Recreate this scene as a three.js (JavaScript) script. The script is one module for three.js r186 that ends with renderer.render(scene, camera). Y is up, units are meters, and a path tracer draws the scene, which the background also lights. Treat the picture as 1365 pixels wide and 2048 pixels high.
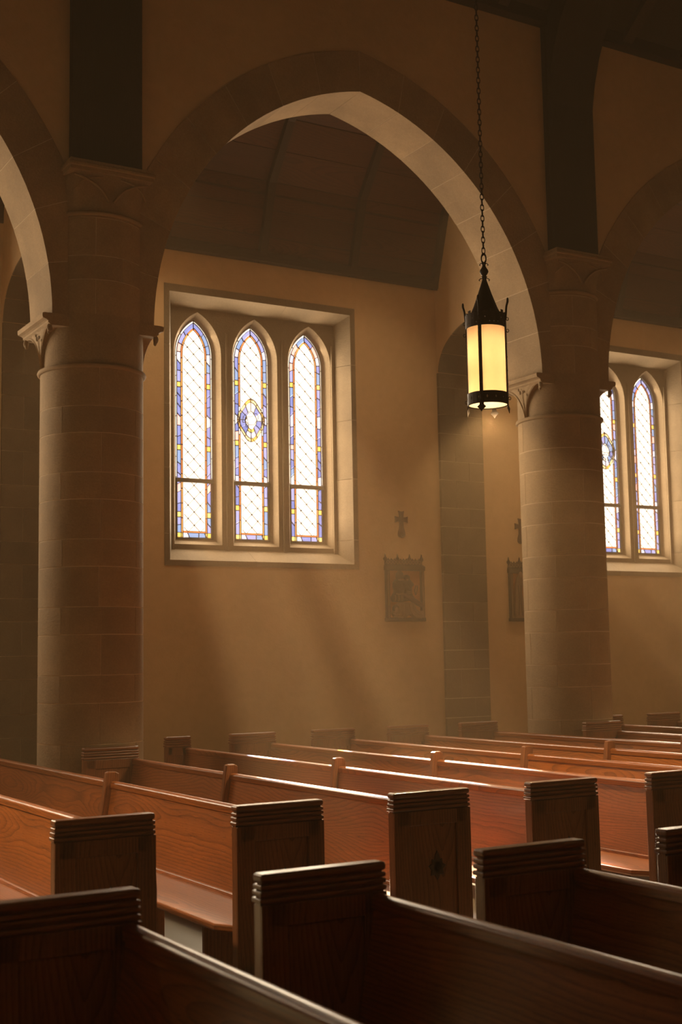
import * as THREE from 'three';
import { RoundedBoxGeometry } from 'three/addons/geometries/RoundedBoxGeometry.js';
import { mergeGeometries, mergeVertices, toCreasedNormals } from 'three/addons/utils/BufferGeometryUtils.js';
import { RectAreaLightUniformsLib } from 'three/addons/lights/RectAreaLightUniformsLib.js';

// ------------------------------------------------------------------ camera, sky, sun, exposure
const scene = new THREE.Scene();
const V3 = (x, y, z) => new THREE.Vector3(x, y, z);
const camera = new THREE.PerspectiveCamera(42.78, 1365 / 2048, 0.05, 120);
{
  const yaw = 0.5355, pitch = 0.1117, roll = -0.0174;
  const fwd = V3(Math.sin(yaw) * Math.cos(pitch), Math.sin(pitch), -Math.cos(yaw) * Math.cos(pitch));
  const r = V3(Math.cos(yaw), 0, Math.sin(yaw)), u = V3().crossVectors(r, fwd);
  const r2 = r.clone().multiplyScalar(Math.cos(roll)).addScaledVector(u, Math.sin(roll));
  const u2 = u.clone().multiplyScalar(Math.cos(roll)).addScaledVector(r, -Math.sin(roll));
  camera.quaternion.setFromRotationMatrix(new THREE.Matrix4().makeBasis(r2, u2, fwd.clone().negate()));
  camera.position.set(-1.9586, 1.6467, 12.9951);
  camera.focus = 9.0;
  camera.userData.fStop = 3.5;
}
const renderer = new THREE.WebGLRenderer();
renderer.toneMapping = THREE.LinearToneMapping;
renderer.toneMappingExposure = 1.15;
renderer.shadowMap.enabled = true;
RectAreaLightUniformsLib.init();

const SKY = [2.2, 1.95, 1.7];                       // bright, slightly warm overcast sky
scene.background = new THREE.Color().setRGB(...SKY);
scene.fog = new THREE.FogExp2(new THREE.Color().setRGB(0.95, 0.66, 0.38), 0.0135);

const sun = new THREE.DirectionalLight(new THREE.Color().setRGB(1, 0.80, 0.54), 75.0);
sun.position.set(4 + 0.3 * 16, 0.67 * 16, -16);
sun.target.position.set(4, 0, 0);
sun.castShadow = true;
sun.shadow.radius = 3;
sun.shadow.mapSize.set(4096, 4096);
Object.assign(sun.shadow.camera, { left: -16, right: 16, top: 14, bottom: -14, near: 0.5, far: 50 });
scene.add(sun, sun.target);
const WASH = 5.5, DOWN = 38, BULB_A = 0.19, BULB_B = 0.15; // wall spotlights, lantern downlights, lantern bulbs (candela)
const WINDOW_LIGHT = 16;                             // sky light entering by each lancet
const WINDOW_TINT = [1, 0.8, 0.54];

// ------------------------------------------------------------------ measures (metres)
const BAY = 5.4, PX = [-3.391, 2.009, 7.409, 12.809], PZ = 1.973, PR = 0.454;
const WZ0 = 1.66, WZ1 = 2.28, SPRING = 4.62, PLATE = 8.57;
const AR = 2.75, AO = 3.17, AC = 0.52;               // arch radii, centre offset
const XMIN = -9, XMAX = 13.2, ZBACK = 14.3;

// ------------------------------------------------------------------ helpers
let seed = 7;
const rnd = () => { seed = (seed * 1664525 + 1013904223) >>> 0; return seed / 4294967296; };
const rr = (a, b) => a + (b - a) * rnd();
const lerp = (a, b, t) => a + (b - a) * t;
const taken = new Map();
function numbered(name) { const n = taken.get(name) ?? 0; taken.set(name, n + 1); return n ? name + '_' + String(n).padStart(3, '0') : name; }
function mesh(name, geo, mat, parent) {
  const m = new THREE.Mesh(geo, mat); m.name = name; m.castShadow = m.receiveShadow = true; parent.add(m); return m;
}
function thing(name, label, category, group, x = 0, y = 0, z = 0) {
  const o = new THREE.Group(); o.name = numbered(name); o.position.set(x, y, z); o.userData = { label, category }; if (group) o.userData.group = group; scene.add(o); return o;
}
function structure(name, label, x = 0, y = 0, z = 0) {
  const o = new THREE.Group(); o.name = name; o.position.set(x, y, z); o.userData = { kind: 'structure' }; if (label) o.userData.label = label; scene.add(o); return o;
}
// uv in metres by the facing of each face; grain: axis along which u runs
function uvBox(geo, grain = 'x', off = 0) {
  let g = geo.index ? geo.toNonIndexed() : geo;
  const p = g.attributes.position, n = p.count, uv = new Float32Array(n * 2), a = V3(), b = V3(), c = V3(), N = V3();
  const gi = { x: 0, y: 1, z: 2 }[grain];
  for (let i = 0; i < n; i += 3) {
    a.fromBufferAttribute(p, i); b.fromBufferAttribute(p, i + 1); c.fromBufferAttribute(p, i + 2);
    N.crossVectors(b.clone().sub(a), c.clone().sub(a));
    const w = [Math.abs(N.x), Math.abs(N.y), Math.abs(N.z)], d = w.indexOf(Math.max(...w));
    const rest = [0, 1, 2].filter((k) => k !== d), ui = rest.includes(gi) ? gi : rest[0], vi = rest.find((k) => k !== ui);
    [a, b, c].forEach((q, k) => { const e = q.toArray(); uv[(i + k) * 2] = e[ui] + off; uv[(i + k) * 2 + 1] = e[vi] + off * 0.37; });
  }
  g.setAttribute('uv', new THREE.BufferAttribute(uv, 2));
  return g;
}
function box(x0, x1, y0, y1, z0, z1) { const g = new THREE.BoxGeometry(x1 - x0, y1 - y0, z1 - z0); g.translate((x0 + x1) / 2, (y0 + y1) / 2, (z0 + z1) / 2); return g; }
function rbox(x0, x1, y0, y1, z0, z1, r = 0.006) { const g = new RoundedBoxGeometry(x1 - x0, y1 - y0, z1 - z0, 1, r); g.translate((x0 + x1) / 2, (y0 + y1) / 2, (z0 + z1) / 2); return g; }
function hexa(p) { // p: 8 points, bottom ring 0..3 (ccw from above), top ring 4..7
  const f = [[0, 3, 2, 1], [4, 5, 6, 7], [0, 1, 5, 4], [1, 2, 6, 5], [2, 3, 7, 6], [3, 0, 4, 7]], v = [];
  for (const [a, b, c, d] of f) for (const k of [a, b, c, a, c, d]) v.push(...p[k]);
  const g = new THREE.BufferGeometry(); g.setAttribute('position', new THREE.Float32BufferAttribute(v, 3)); g.computeVertexNormals(); return g;
}
function tris(v) { const g = new THREE.BufferGeometry(); g.setAttribute('position', new THREE.Float32BufferAttribute(v, 3)); g.computeVertexNormals(); return g; }
const flat = (g) => { const h = g.index ? g.toNonIndexed() : g; for (const k of Object.keys(h.attributes)) if (!['position', 'normal', 'uv'].includes(k)) h.deleteAttribute(k); return h; };
function merge(list) {
  list = list.map(flat);
  const uv = list.every((g) => g.attributes.uv);
  if (!uv) list.forEach((g) => g.deleteAttribute('uv'));
  list.forEach((g) => { if (!g.attributes.normal) g.computeVertexNormals(); });
  return mergeGeometries(list);
}
const smooth = (g, ang = 0.6) => toCreasedNormals(g, ang);
const loose = (g) => (g.index ? g.toNonIndexed() : g);
// extrude an outline [[a,b],...] given in the plane (x,y) along z
function prism(pts, z0, z1, opt = {}) {
  const s = new THREE.Shape(pts.map(([x, y]) => new THREE.Vector2(x, y)));
  for (const h of opt.holes ?? []) s.holes.push(new THREE.Path(h.map(([x, y]) => new THREE.Vector2(x, y))));
  const bv = opt.bevel ?? 0;
  const g = new THREE.ExtrudeGeometry(s, { depth: z1 - z0 - 2 * bv, bevelEnabled: bv > 0, bevelSize: bv, bevelThickness: bv, bevelOffset: -bv, bevelSegments: opt.segs ?? 1, curveSegments: 8, steps: 1 });
  g.translate(0, 0, z0 + bv); return g;
}
// block of a ring in plan: radii r0..r1, angles a0..a1, heights y0..y1 (angle 0 = +z, growing to +x)
function sector(r0, r1, a0, a1, y0, y1, n = 6) {
  const v = [], P = (r, a, y) => [r * Math.sin(a), y, r * Math.cos(a)];
  const quad = (a, b, c, d) => v.push(...a, ...b, ...c, ...a, ...c, ...d);
  for (let i = 0; i < n; i++) {
    const a = lerp(a0, a1, i / n), b = lerp(a0, a1, (i + 1) / n);
    quad(P(r1, a, y0), P(r1, b, y0), P(r1, b, y1), P(r1, a, y1));
    quad(P(r0, a, y1), P(r1, a, y1), P(r1, b, y1), P(r0, b, y1));
    quad(P(r0, b, y0), P(r1, b, y0), P(r1, a, y0), P(r0, a, y0));
  }
  quad(P(r0, a0, y0), P(r1, a0, y0), P(r1, a0, y1), P(r0, a0, y1));
  quad(P(r1, a1, y0), P(r0, a1, y0), P(r0, a1, y1), P(r1, a1, y1));
  return smooth(tris(v), 0.5);
}

// ------------------------------------------------------------------ textures
function hash(x, y, s) { let h = (x * 374761393 + y * 668265263 + s * 982451653) | 0; h = Math.imul(h ^ (h >>> 13), 1274126177); return ((h ^ (h >>> 16)) >>> 0) / 4294967296; }
function vnoise(x, y, px, py, s) { // tileable value noise
  const xi = Math.floor(x), yi = Math.floor(y), fx = x - xi, fy = y - yi, sx = fx * fx * (3 - 2 * fx), sy = fy * fy * (3 - 2 * fy);
  const m = (a, p) => ((a % p) + p) % p;
  const h = (a, b) => hash(m(a, px), m(b, py), s);
  return lerp(lerp(h(xi, yi), h(xi + 1, yi), sx), lerp(h(xi, yi + 1), h(xi + 1, yi + 1), sx), sy);
}
function tex(w, h, fn, srgb, wrap = THREE.RepeatWrapping) {
  const d = new Uint8Array(w * h * 4);
  for (let y = 0; y < h; y++) for (let x = 0; x < w; x++) { const c = fn(x / w, y / h); const o = (y * w + x) * 4; for (let k = 0; k < 3; k++) d[o + k] = Math.max(0, Math.min(255, c[k] * 255)); d[o + 3] = 255; }
  const t = new THREE.DataTexture(d, w, h); t.wrapS = t.wrapT = wrap; t.magFilter = THREE.LinearFilter; t.minFilter = THREE.LinearMipmapLinearFilter; t.generateMipmaps = true;
  if (srgb) t.colorSpace = THREE.SRGBColorSpace; t.needsUpdate = true; return t;
}
const fbm = (u, v, f, s, oct = 5) => { let a = 0, k = 0.5, t = 0; for (let i = 0; i < oct; i++) { a += k * vnoise(u * f, v * f, f, f, s + i); t += k; f *= 2; k *= 0.55; } return a / t; };
const stoneTex = tex(512, 512, (u, v) => { const n = fbm(u, v, 3, 11), m = vnoise(u * 160, v * 160, 160, 160, 5), k = 0.86 + 0.16 * (n - 0.5) * 2 + 0.09 * (m - 0.5); return [k, k * 0.985, k * 0.96]; }, true);
stoneTex.repeat.set(1 / 1.3, 1 / 1.3);
const stoneBump = tex(512, 512, (u, v) => { const n = 0.5 * fbm(u, v, 8, 31) + 0.5 * vnoise(u * 120, v * 120, 120, 120, 9); return [n, n, n]; }, false);
stoneBump.repeat.set(1 / 1.3, 1 / 1.3);
const plasterTex = tex(512, 512, (u, v) => { const n = fbm(u, v, 2, 51), m = fbm(u, v, 40, 77, 3), k = 0.93 + 0.07 * (n - 0.5) * 2 + 0.05 * (m - 0.5); return [k, k * 0.99, k * 0.975]; }, true);
plasterTex.repeat.set(1 / 2.3, 1 / 2.3);
const plasterBump = tex(512, 512, (u, v) => { const n = fbm(u, v, 60, 91, 3); return [n, n, n]; }, false);
plasterBump.repeat.set(1 / 1.1, 1 / 1.1);
function oak(s, dark) { // plain-sawn oak, grain along u: 2.4 m by 0.6 m
  return tex(1024, 512, (u, v) => {
    const x = (v - 0.5) * 2.2 + 0.25 * (vnoise(u * 3, v * 2, 3, 2, s) - 0.5), d = 0.35 + 0.9 * Math.abs(u - 0.45) + 0.35 * (vnoise(u * 5, v * 3, 5, 3, s + 3) - 0.5);
    const r = Math.sqrt(x * x + d * d * 0.55), ring = r * 17 + 0.6 * vnoise(u * 8, v * 16, 8, 16, s + 6);
    const f = ring - Math.floor(ring), line = Math.pow(f, 3.2) * 0.32;
    const fib = vnoise(u * 24, v * 300, 24, 300, s + 9), pore = vnoise(u * 90, v * 256, 90, 256, s + 12);
    const big = fbm(u, v, 3, s + 20, 3) - 0.5;
    let k = 0.92 - line * dark - 0.16 * (fib - 0.5) - (pore > 0.8 ? 0.12 : 0) + 0.22 * big;
    return [k, k * (0.98 - 0.03 * line), k * (0.95 - 0.06 * line)];
  }, true, THREE.MirroredRepeatWrapping);
}
const oakA = oak(101, 0.75); oakA.repeat.set(1 / 2.4, 1 / 0.6);
const oakB = oak(211, 0.75); oakB.repeat.set(1 / 2.4, 1 / 0.6);

// ------------------------------------------------------------------ materials
const std = (o) => new THREE.MeshStandardMaterial(o), phy = (o) => new THREE.MeshPhysicalMaterial(o);
const lin = (r, g, b) => new THREE.Color().setRGB(r, g, b);
const M = {
  plaster: std({ color: lin(0.68, 0.48, 0.28), map: plasterTex, bumpMap: plasterBump, bumpScale: 0.0012, roughness: 0.95 }),
  stone: [0, 1, 2, 3].map((k) => std({ color: lin(0.40 + 0.022 * k, 0.285 + 0.015 * k, 0.175 + 0.008 * k), map: stoneTex, bumpMap: stoneBump, bumpScale: 0.0022, roughness: 0.9 })),
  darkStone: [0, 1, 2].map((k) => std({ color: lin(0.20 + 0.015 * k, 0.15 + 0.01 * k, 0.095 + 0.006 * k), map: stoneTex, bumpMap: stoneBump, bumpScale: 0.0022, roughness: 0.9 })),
  surround: [0, 1, 2, 3].map((k) => std({ color: lin(0.29 + 0.012 * k, 0.218 + 0.009 * k, 0.142 + 0.006 * k), map: stoneTex, bumpMap: stoneBump, bumpScale: 0.0022, roughness: 0.9 })),
  mortar: std({ color: lin(0.68, 0.53, 0.36), roughness: 1 }),
  oak: phy({ color: lin(0.42, 0.13, 0.024), map: oakA, roughness: 0.42, clearcoat: 0.6, clearcoatRoughness: 0.22 }),
  oakB: phy({ color: lin(0.39, 0.115, 0.022), map: oakB, roughness: 0.42, clearcoat: 0.6, clearcoatRoughness: 0.22 }),
  oakEnd: phy({ color: lin(0.30, 0.105, 0.036), map: oakB, roughness: 0.4, clearcoat: 0.6, clearcoatRoughness: 0.22 }),
  carved: phy({ color: lin(0.075, 0.032, 0.016), map: oakB, roughness: 0.5, clearcoat: 0.3, clearcoatRoughness: 0.3 }),
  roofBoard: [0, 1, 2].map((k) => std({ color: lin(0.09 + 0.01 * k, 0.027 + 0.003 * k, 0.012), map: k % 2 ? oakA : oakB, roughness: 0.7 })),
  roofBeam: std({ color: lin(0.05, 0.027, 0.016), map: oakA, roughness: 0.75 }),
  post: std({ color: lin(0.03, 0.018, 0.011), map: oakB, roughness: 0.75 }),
  floor: std({ color: lin(0.16, 0.14, 0.10), map: stoneTex, roughness: 0.35 }),
  enamel: std({ color: lin(0.8, 0.72, 0.55), roughness: 0.6, side: THREE.DoubleSide }),
  iron: std({ color: lin(0.035, 0.025, 0.018), metalness: 0.6, roughness: 0.55 }),
  ironFrame: std({ color: lin(0.12, 0.10, 0.08), metalness: 0.2, roughness: 0.7 }),
  lead: std({ color: lin(0.10, 0.10, 0.11), metalness: 0.2, roughness: 0.7 }),
  bronze: std({ color: lin(0.06, 0.036, 0.02), metalness: 0.2, roughness: 0.7, map: stoneTex }),
  ochre: std({ color: lin(0.5, 0.2, 0.05), roughness: 0.85, map: stoneTex }),
  robe: std({ color: lin(0.26, 0.15, 0.085), roughness: 0.85, map: stoneTex }),
  skin: std({ color: lin(0.26, 0.15, 0.09), roughness: 0.85 }),
  rosewood: std({ color: lin(0.11, 0.045, 0.03), roughness: 0.6, map: oakB }),
};
const glass = (r, g, b) => phy({ color: lin(r, g, b), transmission: 1, roughness: 0.12, thickness: 0, side: THREE.DoubleSide });
const G = {
  clear: [glass(0.92, 0.9, 0.86), glass(0.88, 0.87, 0.82), glass(0.95, 0.9, 0.84)],
  blue: [glass(0.13, 0.17, 0.46), glass(0.17, 0.21, 0.52), glass(0.25, 0.28, 0.58), glass(0.17, 0.27, 0.52)],
  gold: [glass(0.8, 0.5, 0.12), glass(0.85, 0.6, 0.2)],
  cream: [glass(0.9, 0.7, 0.38), glass(0.75, 0.42, 0.12)],
  red: [glass(0.75, 0.2, 0.06), glass(0.85, 0.32, 0.1)],
  pink: [glass(0.75, 0.42, 0.42)],
  pale: [glass(0.62, 0.66, 0.85), glass(0.5, 0.52, 0.8)],
};
const pick = (a) => a[Math.floor(rnd() * a.length)];

// ================================================================== STRUCTURE
{ // floor
  const f = structure('floor', 'dark stone floor');
  mesh('floor_slab', uvBox(box(XMIN - 0.3, XMAX + 0.3, -0.25, 0, -0.6, ZBACK + 0.3)), M.floor, f);
}
const WC = [-0.64, 4.76, 10.16];                      // window centres along the aisle wall
const WO = { l: -1.22, r: 1.22, b: 2.674, t: 5.784 }; // outer edge of the stone surround
{ // aisle wall with three window openings
  const w = structure('wall_aisle', 'tan plastered aisle wall with stained glass windows');
  const holes = WC.map((c) => [[c + WO.l, WO.b], [c + WO.l, WO.t], [c + WO.r, WO.t], [c + WO.r, WO.b]]);
  mesh('plaster', uvBox(prism([[XMIN - 0.3, 0], [XMAX + 0.3, 0], [XMAX + 0.3, 6.5], [XMIN - 0.3, 6.5]], -0.5, 0, { holes })), M.plaster, w);
}
{ // end walls and the wall behind the camera
  mesh('plaster', uvBox(box(XMIN - 0.3, XMIN, 0, 14, 0, ZBACK)), M.plaster, structure('wall_west'));
  mesh('plaster', uvBox(box(XMAX, XMAX + 0.3, 0, 14, 0, ZBACK)), M.plaster, structure('wall_east'));
  mesh('plaster', uvBox(box(XMIN - 0.3, XMAX + 0.3, 0, 9, ZBACK, ZBACK + 0.3)), M.plaster, structure('wall_back'));
}
// ------------------------------------------------------------------ arcade wall with pointed arches
{
  const w = structure('wall_arcade', 'brown nave wall on pointed stone arches');
  const pts = [[XMIN, 0], [PX[0] - 0.45, 0], [PX[0] - 0.45, SPRING]];
  const apexIn = Math.acos(-AC / AR), apexOut = Math.acos(-AC / AO);
  for (let b = 0; b < 3; b++) {
    const mid = (PX[b] + PX[b + 1]) / 2;
    for (let i = 0; i <= 24; i++) { const a = lerp(Math.PI, apexOut, i / 24); pts.push([mid + AC + (AO - 0.004) * Math.cos(a), SPRING + (AO - 0.004) * Math.sin(a)]); }
    for (let i = 23; i >= 0; i--) { const a = lerp(Math.PI, apexOut, i / 24); pts.push([mid - AC - (AO - 0.004) * Math.cos(a), SPRING + (AO - 0.004) * Math.sin(a)]); }
  }
  pts.push([PX[3] + 0.02, SPRING], [PX[3] + 0.02, 0], [XMAX, 0], [XMAX, PLATE + 0.2], [XMIN, PLATE + 0.2]);
  mesh('plaster', uvBox(prism(pts, WZ0 + 0.008, WZ1 - 0.008)), M.plaster, w);
  // voussoirs
  const NV = 8;
  function voussoir(s, t0, t1, g, ro, ri, z0, z1) { // s = +1 left half, -1 right half
    const n = 4, v = [], gap = g / 3;
    const P = (r, ap, t, z) => { const a = lerp(Math.PI, ap, t); return [s * (AC + r * Math.cos(a)), SPRING + r * Math.sin(a), z]; };
    const quad = (a, b, c, d) => (s > 0 ? v.push(...a, ...b, ...c, ...a, ...c, ...d) : v.push(...a, ...c, ...b, ...a, ...d, ...c));
    const A = t0 + gap, B = t1 - gap;
    for (let i = 0; i < n; i++) {
      const a = lerp(A, B, i / n), b = lerp(A, B, (i + 1) / n);
      quad(P(ro, apexOut, a, z1), P(ri, apexIn, a, z1), P(ri, apexIn, b, z1), P(ro, apexOut, b, z1));
      quad(P(ri, apexIn, a, z1), P(ri, apexIn, a, z0), P(ri, apexIn, b, z0), P(ri, apexIn, b, z1));
      quad(P(ri, apexIn, a, z0), P(ro, apexOut, a, z0), P(ro, apexOut, b, z0), P(ri, apexIn, b, z0));
      quad(P(ro, apexOut, a, z0), P(ro, apexOut, a, z1), P(ro, apexOut, b, z1), P(ro, apexOut, b, z0));
    }
    quad(P(ro, apexOut, A, z1), P(ro, apexOut, A, z0), P(ri, apexIn, A, z0), P(ri, apexIn, A, z1));
    quad(P(ri, apexIn, B, z1), P(ri, apexIn, B, z0), P(ro, apexOut, B, z0), P(ro, apexOut, B, z1));
    return uvBox(smooth(tris(v), 0.4));
  }
  const geos = [1, -1].map((s) => Array.from({ length: NV }, (_, k) => voussoir(s, k / NV, (k + 1) / NV, 0.0018, AO, AR, WZ0, WZ1)));
  const core = merge([1, -1].flatMap((s) => Array.from({ length: NV }, (_, k) => voussoir(s, k / NV, (k + 1) / NV, 0, AO - 0.002, AR + 0.003, WZ0 + 0.003, WZ1 - 0.003))));
  for (let b = 0; b < 3; b++) {
    const mid = (PX[b] + PX[b + 1]) / 2;
    mesh('arch_mortar', core, M.mortar, w).position.x = mid;
    for (const half of geos) half.forEach((g, k) => { mesh('voussoir', g, M.stone[(k * 7 + b) % 4], w).position.x = mid; });
  }
}
// ------------------------------------------------------------------ cross walls over the aisle, with a low arch
const CX0 = -0.255, CX1 = 0.395, JZ = 0.045, CSP = 5.12, CRISE = 0.53;
function crossWall(name, px, label) {
  const w = structure(name, label);
  const zc = (JZ + WZ0) / 2, hz = (WZ0 - JZ) / 2, N = 20;
  // plaster above the arch: profile in (z,y), extruded along x
  const prof = [[-0.02, CSP], [JZ, CSP]];
  for (let i = 1; i < N; i++) { const a = Math.PI * (1 - i / N); prof.push([zc + hz * Math.cos(a), CSP + CRISE * Math.sin(a)]); }
  prof.push([WZ0, CSP], [WZ0 + 0.02, CSP], [WZ0 + 0.02, 8.3], [-0.02, 8.3]);
  const g = prism(prof.map(([z, y]) => [-z, y]), px + CX0, px + CX1); g.rotateY(Math.PI / 2);
  mesh('plaster', uvBox(g), M.plaster, w);
  // stones lining the soffit
  const NS = 7;
  for (let k = 0; k < NS; k++) {
    const v = [], n = 4, P = (o, t, x) => { const a = Math.PI * (1 - t); return [x, CSP + (CRISE - o) * Math.sin(a), zc + (hz - o) * Math.cos(a)]; };
    const A = k / NS + 0.002, B = (k + 1) / NS - 0.002, x0 = px + CX0 - 0.004, x1 = px + CX1 + 0.004;
    const quad = (a, b, c, d) => v.push(...a, ...b, ...c, ...a, ...c, ...d);
    for (let i = 0; i < n; i++) {
      const a = lerp(A, B, i / n), b = lerp(A, B, (i + 1) / n);
      quad(P(0.012, a, x1), P(0.012, a, x0), P(0.012, b, x0), P(0.012, b, x1));
      quad(P(-0.002, a, x0), P(0.012, a, x0), P(0.012, b, x0), P(-0.002, b, x0));
      quad(P(0.012, a, x1), P(-0.002, a, x1), P(-0.002, b, x1), P(0.012, b, x1));
    }
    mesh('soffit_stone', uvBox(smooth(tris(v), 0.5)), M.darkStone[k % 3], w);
  }
  // jamb on the aisle wall
  mesh('jamb_mortar', uvBox(box(px + CX0 + 0.004, px + CX1 - 0.004, 0, CSP, -0.01, JZ - 0.004)), M.mortar, w);
  let y = 0, k = 0;
  while (y < CSP - 0.01) {
    const h = k % 2 ? 0.23 : 0.345, y1 = Math.min(CSP, y + h), cut = k % 2 ? px + 0.17 : px - 0.03;
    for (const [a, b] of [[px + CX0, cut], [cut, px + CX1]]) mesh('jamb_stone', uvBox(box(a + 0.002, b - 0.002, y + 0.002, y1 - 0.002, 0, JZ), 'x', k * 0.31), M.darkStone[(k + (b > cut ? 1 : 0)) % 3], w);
    y = y1; k++;
  }
}
crossWall('wall_cross_1', PX[1], 'cross wall with low arch beside the left pillar');
crossWall('wall_cross_2', PX[2], 'cross wall with low arch beside the right pillar');
for (const [n, px] of [['wall_cross_3', PX[0]], ['wall_cross_4', PX[3]]]) mesh('plaster', uvBox(box(px + CX0, px + CX1, 0, 8.3, -0.02, WZ0 + 0.02)), M.plaster, structure(n));

// ------------------------------------------------------------------ aisle roof: boards on canted rafters
const RP = [[0, 6.17], [0.28, 7.05], [0.75, 7.62], [1.67, 8.22]];   // (z,y)
function along(t) { // t in profile segments
  const i = Math.min(2, Math.floor(t)), f = t - i; return [lerp(RP[i][0], RP[i + 1][0], f), lerp(RP[i][1], RP[i + 1][1], f)];
}
function slabAlong(x0, x1, t0, t1, d0, d1) { // between profile params on one segment, offset d (inward positive)
  const i = Math.min(2, Math.floor((t0 + t1) / 2)), dz = RP[i + 1][0] - RP[i][0], dy = RP[i + 1][1] - RP[i][1], L = Math.hypot(dz, dy), nz = dy / L, ny = -dz / L;
  const f = (t, d) => { const z = lerp(RP[i][0], RP[i + 1][0], t - i), y = lerp(RP[i][1], RP[i + 1][1], t - i); return [z + nz * d, y + ny * d]; };
  const [a, b, c, e] = [f(t0, d1), f(t0, d0), f(t1, d0), f(t1, d1)];
  return hexa([[x0, a[1], a[0]], [x1, a[1], a[0]], [x1, b[1], b[0]], [x0, b[1], b[0]], [x0, e[1], e[0]], [x1, e[1], e[0]], [x1, c[1], c[0]], [x0, c[1], c[0]]]);
}
{
  const c = structure('ceiling_aisle', 'dark timber lean-to ceiling of the aisle');
  const back = [0, 1, 2].map((i) => slabAlong(XMIN - 0.3, XMAX + 0.3, i, i + 1, -0.16, -0.012));
  for (const [i, e] of [[1, 0.05], [2, 0.05]]) back.push(box(XMIN - 0.3, XMAX + 0.3, RP[i][1] + 0.02, RP[i][1] + 0.26, RP[i][0] - 0.2, RP[i][0] - 0.01 + e * 0));
  back.push(box(XMIN - 0.3, XMAX + 0.3, 7.72, 8.0, 0.5, 0.85), box(XMIN - 0.3, XMAX + 0.3, 6.17, 6.6, -0.5, 0.02), box(XMIN - 0.3, XMAX + 0.3, 6.9, 7.2, 0.0, 0.24), box(XMIN - 0.3, XMAX + 0.3, 8.1, 8.6, 1.5, 1.7));
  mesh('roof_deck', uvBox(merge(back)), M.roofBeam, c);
  for (let b = 1; b < 3; b++) {
    const x0 = PX[b] + CX1, x1 = PX[b + 1] + CX0, beams = [x0 + 0.03, PX[b] + 1.52, PX[b] + 2.718, PX[b] + 3.924, x1 - 0.03];
    for (let k = 0; k < 4; k++) [[0, 3], [1, 2], [2, 3]].forEach(([i, n]) => {
      for (let j = 0; j < n; j++) {
        const g = slabAlong(beams[k], beams[k + 1], i + j / n + 0.006, i + (j + 1) / n - 0.006, -0.02, j % 2 ? 0.004 : 0);
        mesh('ceiling_board', uvBox(g, 'x', k * 0.7 + i + j * 0.4), M.roofBoard[(k + i * 2 + j) % 3], c);
      }
    });
    beams.forEach((x, k) => {
      const h = 0.045, d = 0.075;
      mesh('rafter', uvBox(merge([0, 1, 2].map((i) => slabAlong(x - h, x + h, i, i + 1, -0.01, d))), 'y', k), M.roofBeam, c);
    });
    mesh('wall_plate', uvBox(rbox(x0, x1, 6.165, 6.29, 0.0, 0.10, 0.01)), M.roofBeam, c);
  }
}
// ------------------------------------------------------------------ nave roof
{
  const c = structure('ceiling_nave', 'dark timber roof of the nave');
  const zr = (WZ1 + 14.0) / 2, yr = 13.2;
  const slab = (z0, y0, z1, y1) => hexa([[XMIN - 0.3, y0, z0], [XMIN - 0.3, y1, z1], [XMAX + 0.3, y1, z1], [XMAX + 0.3, y0, z0], [XMIN - 0.3, y0 + 0.3, z0], [XMIN - 0.3, y1 + 0.3, z1], [XMAX + 0.3, y1 + 0.3, z1], [XMAX + 0.3, y0 + 0.3, z0]]);
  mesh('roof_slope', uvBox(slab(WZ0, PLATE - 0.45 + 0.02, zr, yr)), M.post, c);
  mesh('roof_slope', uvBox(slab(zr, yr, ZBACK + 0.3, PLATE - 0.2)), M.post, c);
  mesh('wall_plate', uvBox(box(XMIN, XMAX, PLATE, PLATE + 0.3, WZ1 - 0.05, WZ1 + 0.12)), M.post, c);
  for (let x = -8; x < 13; x += 0.9) {
    const z0 = WZ1 + 0.05, y0 = PLATE + 0.02 - 0.02, z1 = zr, y1 = yr - 0.1;
    mesh('rafter', uvBox(hexa([[x, y0, z0], [x, y1, z1], [x + 0.14, y1, z1], [x + 0.14, y0, z0], [x, y0 + 0.24, z0], [x, y1 + 0.24, z1], [x + 0.14, y1 + 0.24, z1], [x + 0.14, y0 + 0.24, z0]])), M.roofBeam, c);
  }
}
// posts with curved braces standing on the upper capitals
PX.slice(1, 3).forEach((px, k) => {
  const t = thing('roof_post', ['dark timber post rising from left pillar capital', 'dark timber post with curved brace above right pillar'][k], 'post', 'roof posts on the arcade', px, 6.0, WZ1);
  mesh('shaft', uvBox(rbox(-0.33, 0.33, 0.0, 2.75, -0.006, 0.075, 0.008), 'y'), M.post, t);
  const out = [[-0.06, 1.45]], N = 10;
  for (let i = 0; i <= N; i++) { const a = i / N; out.push([-(0.06 + 2.2 * (1 - Math.cos(a * 1.25))), 1.45 + 2.2 * Math.sin(a * 1.25)]); }
  const end = out[out.length - 1]; out.push([end[0], end[1] + 0.5], [-0.06, 3.0]);
  const g = prism(out, -0.325, 0.325); g.rotateY(Math.PI / 2);
  mesh('brace', uvBox(g, 'y'), M.post, t);
});

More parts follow.
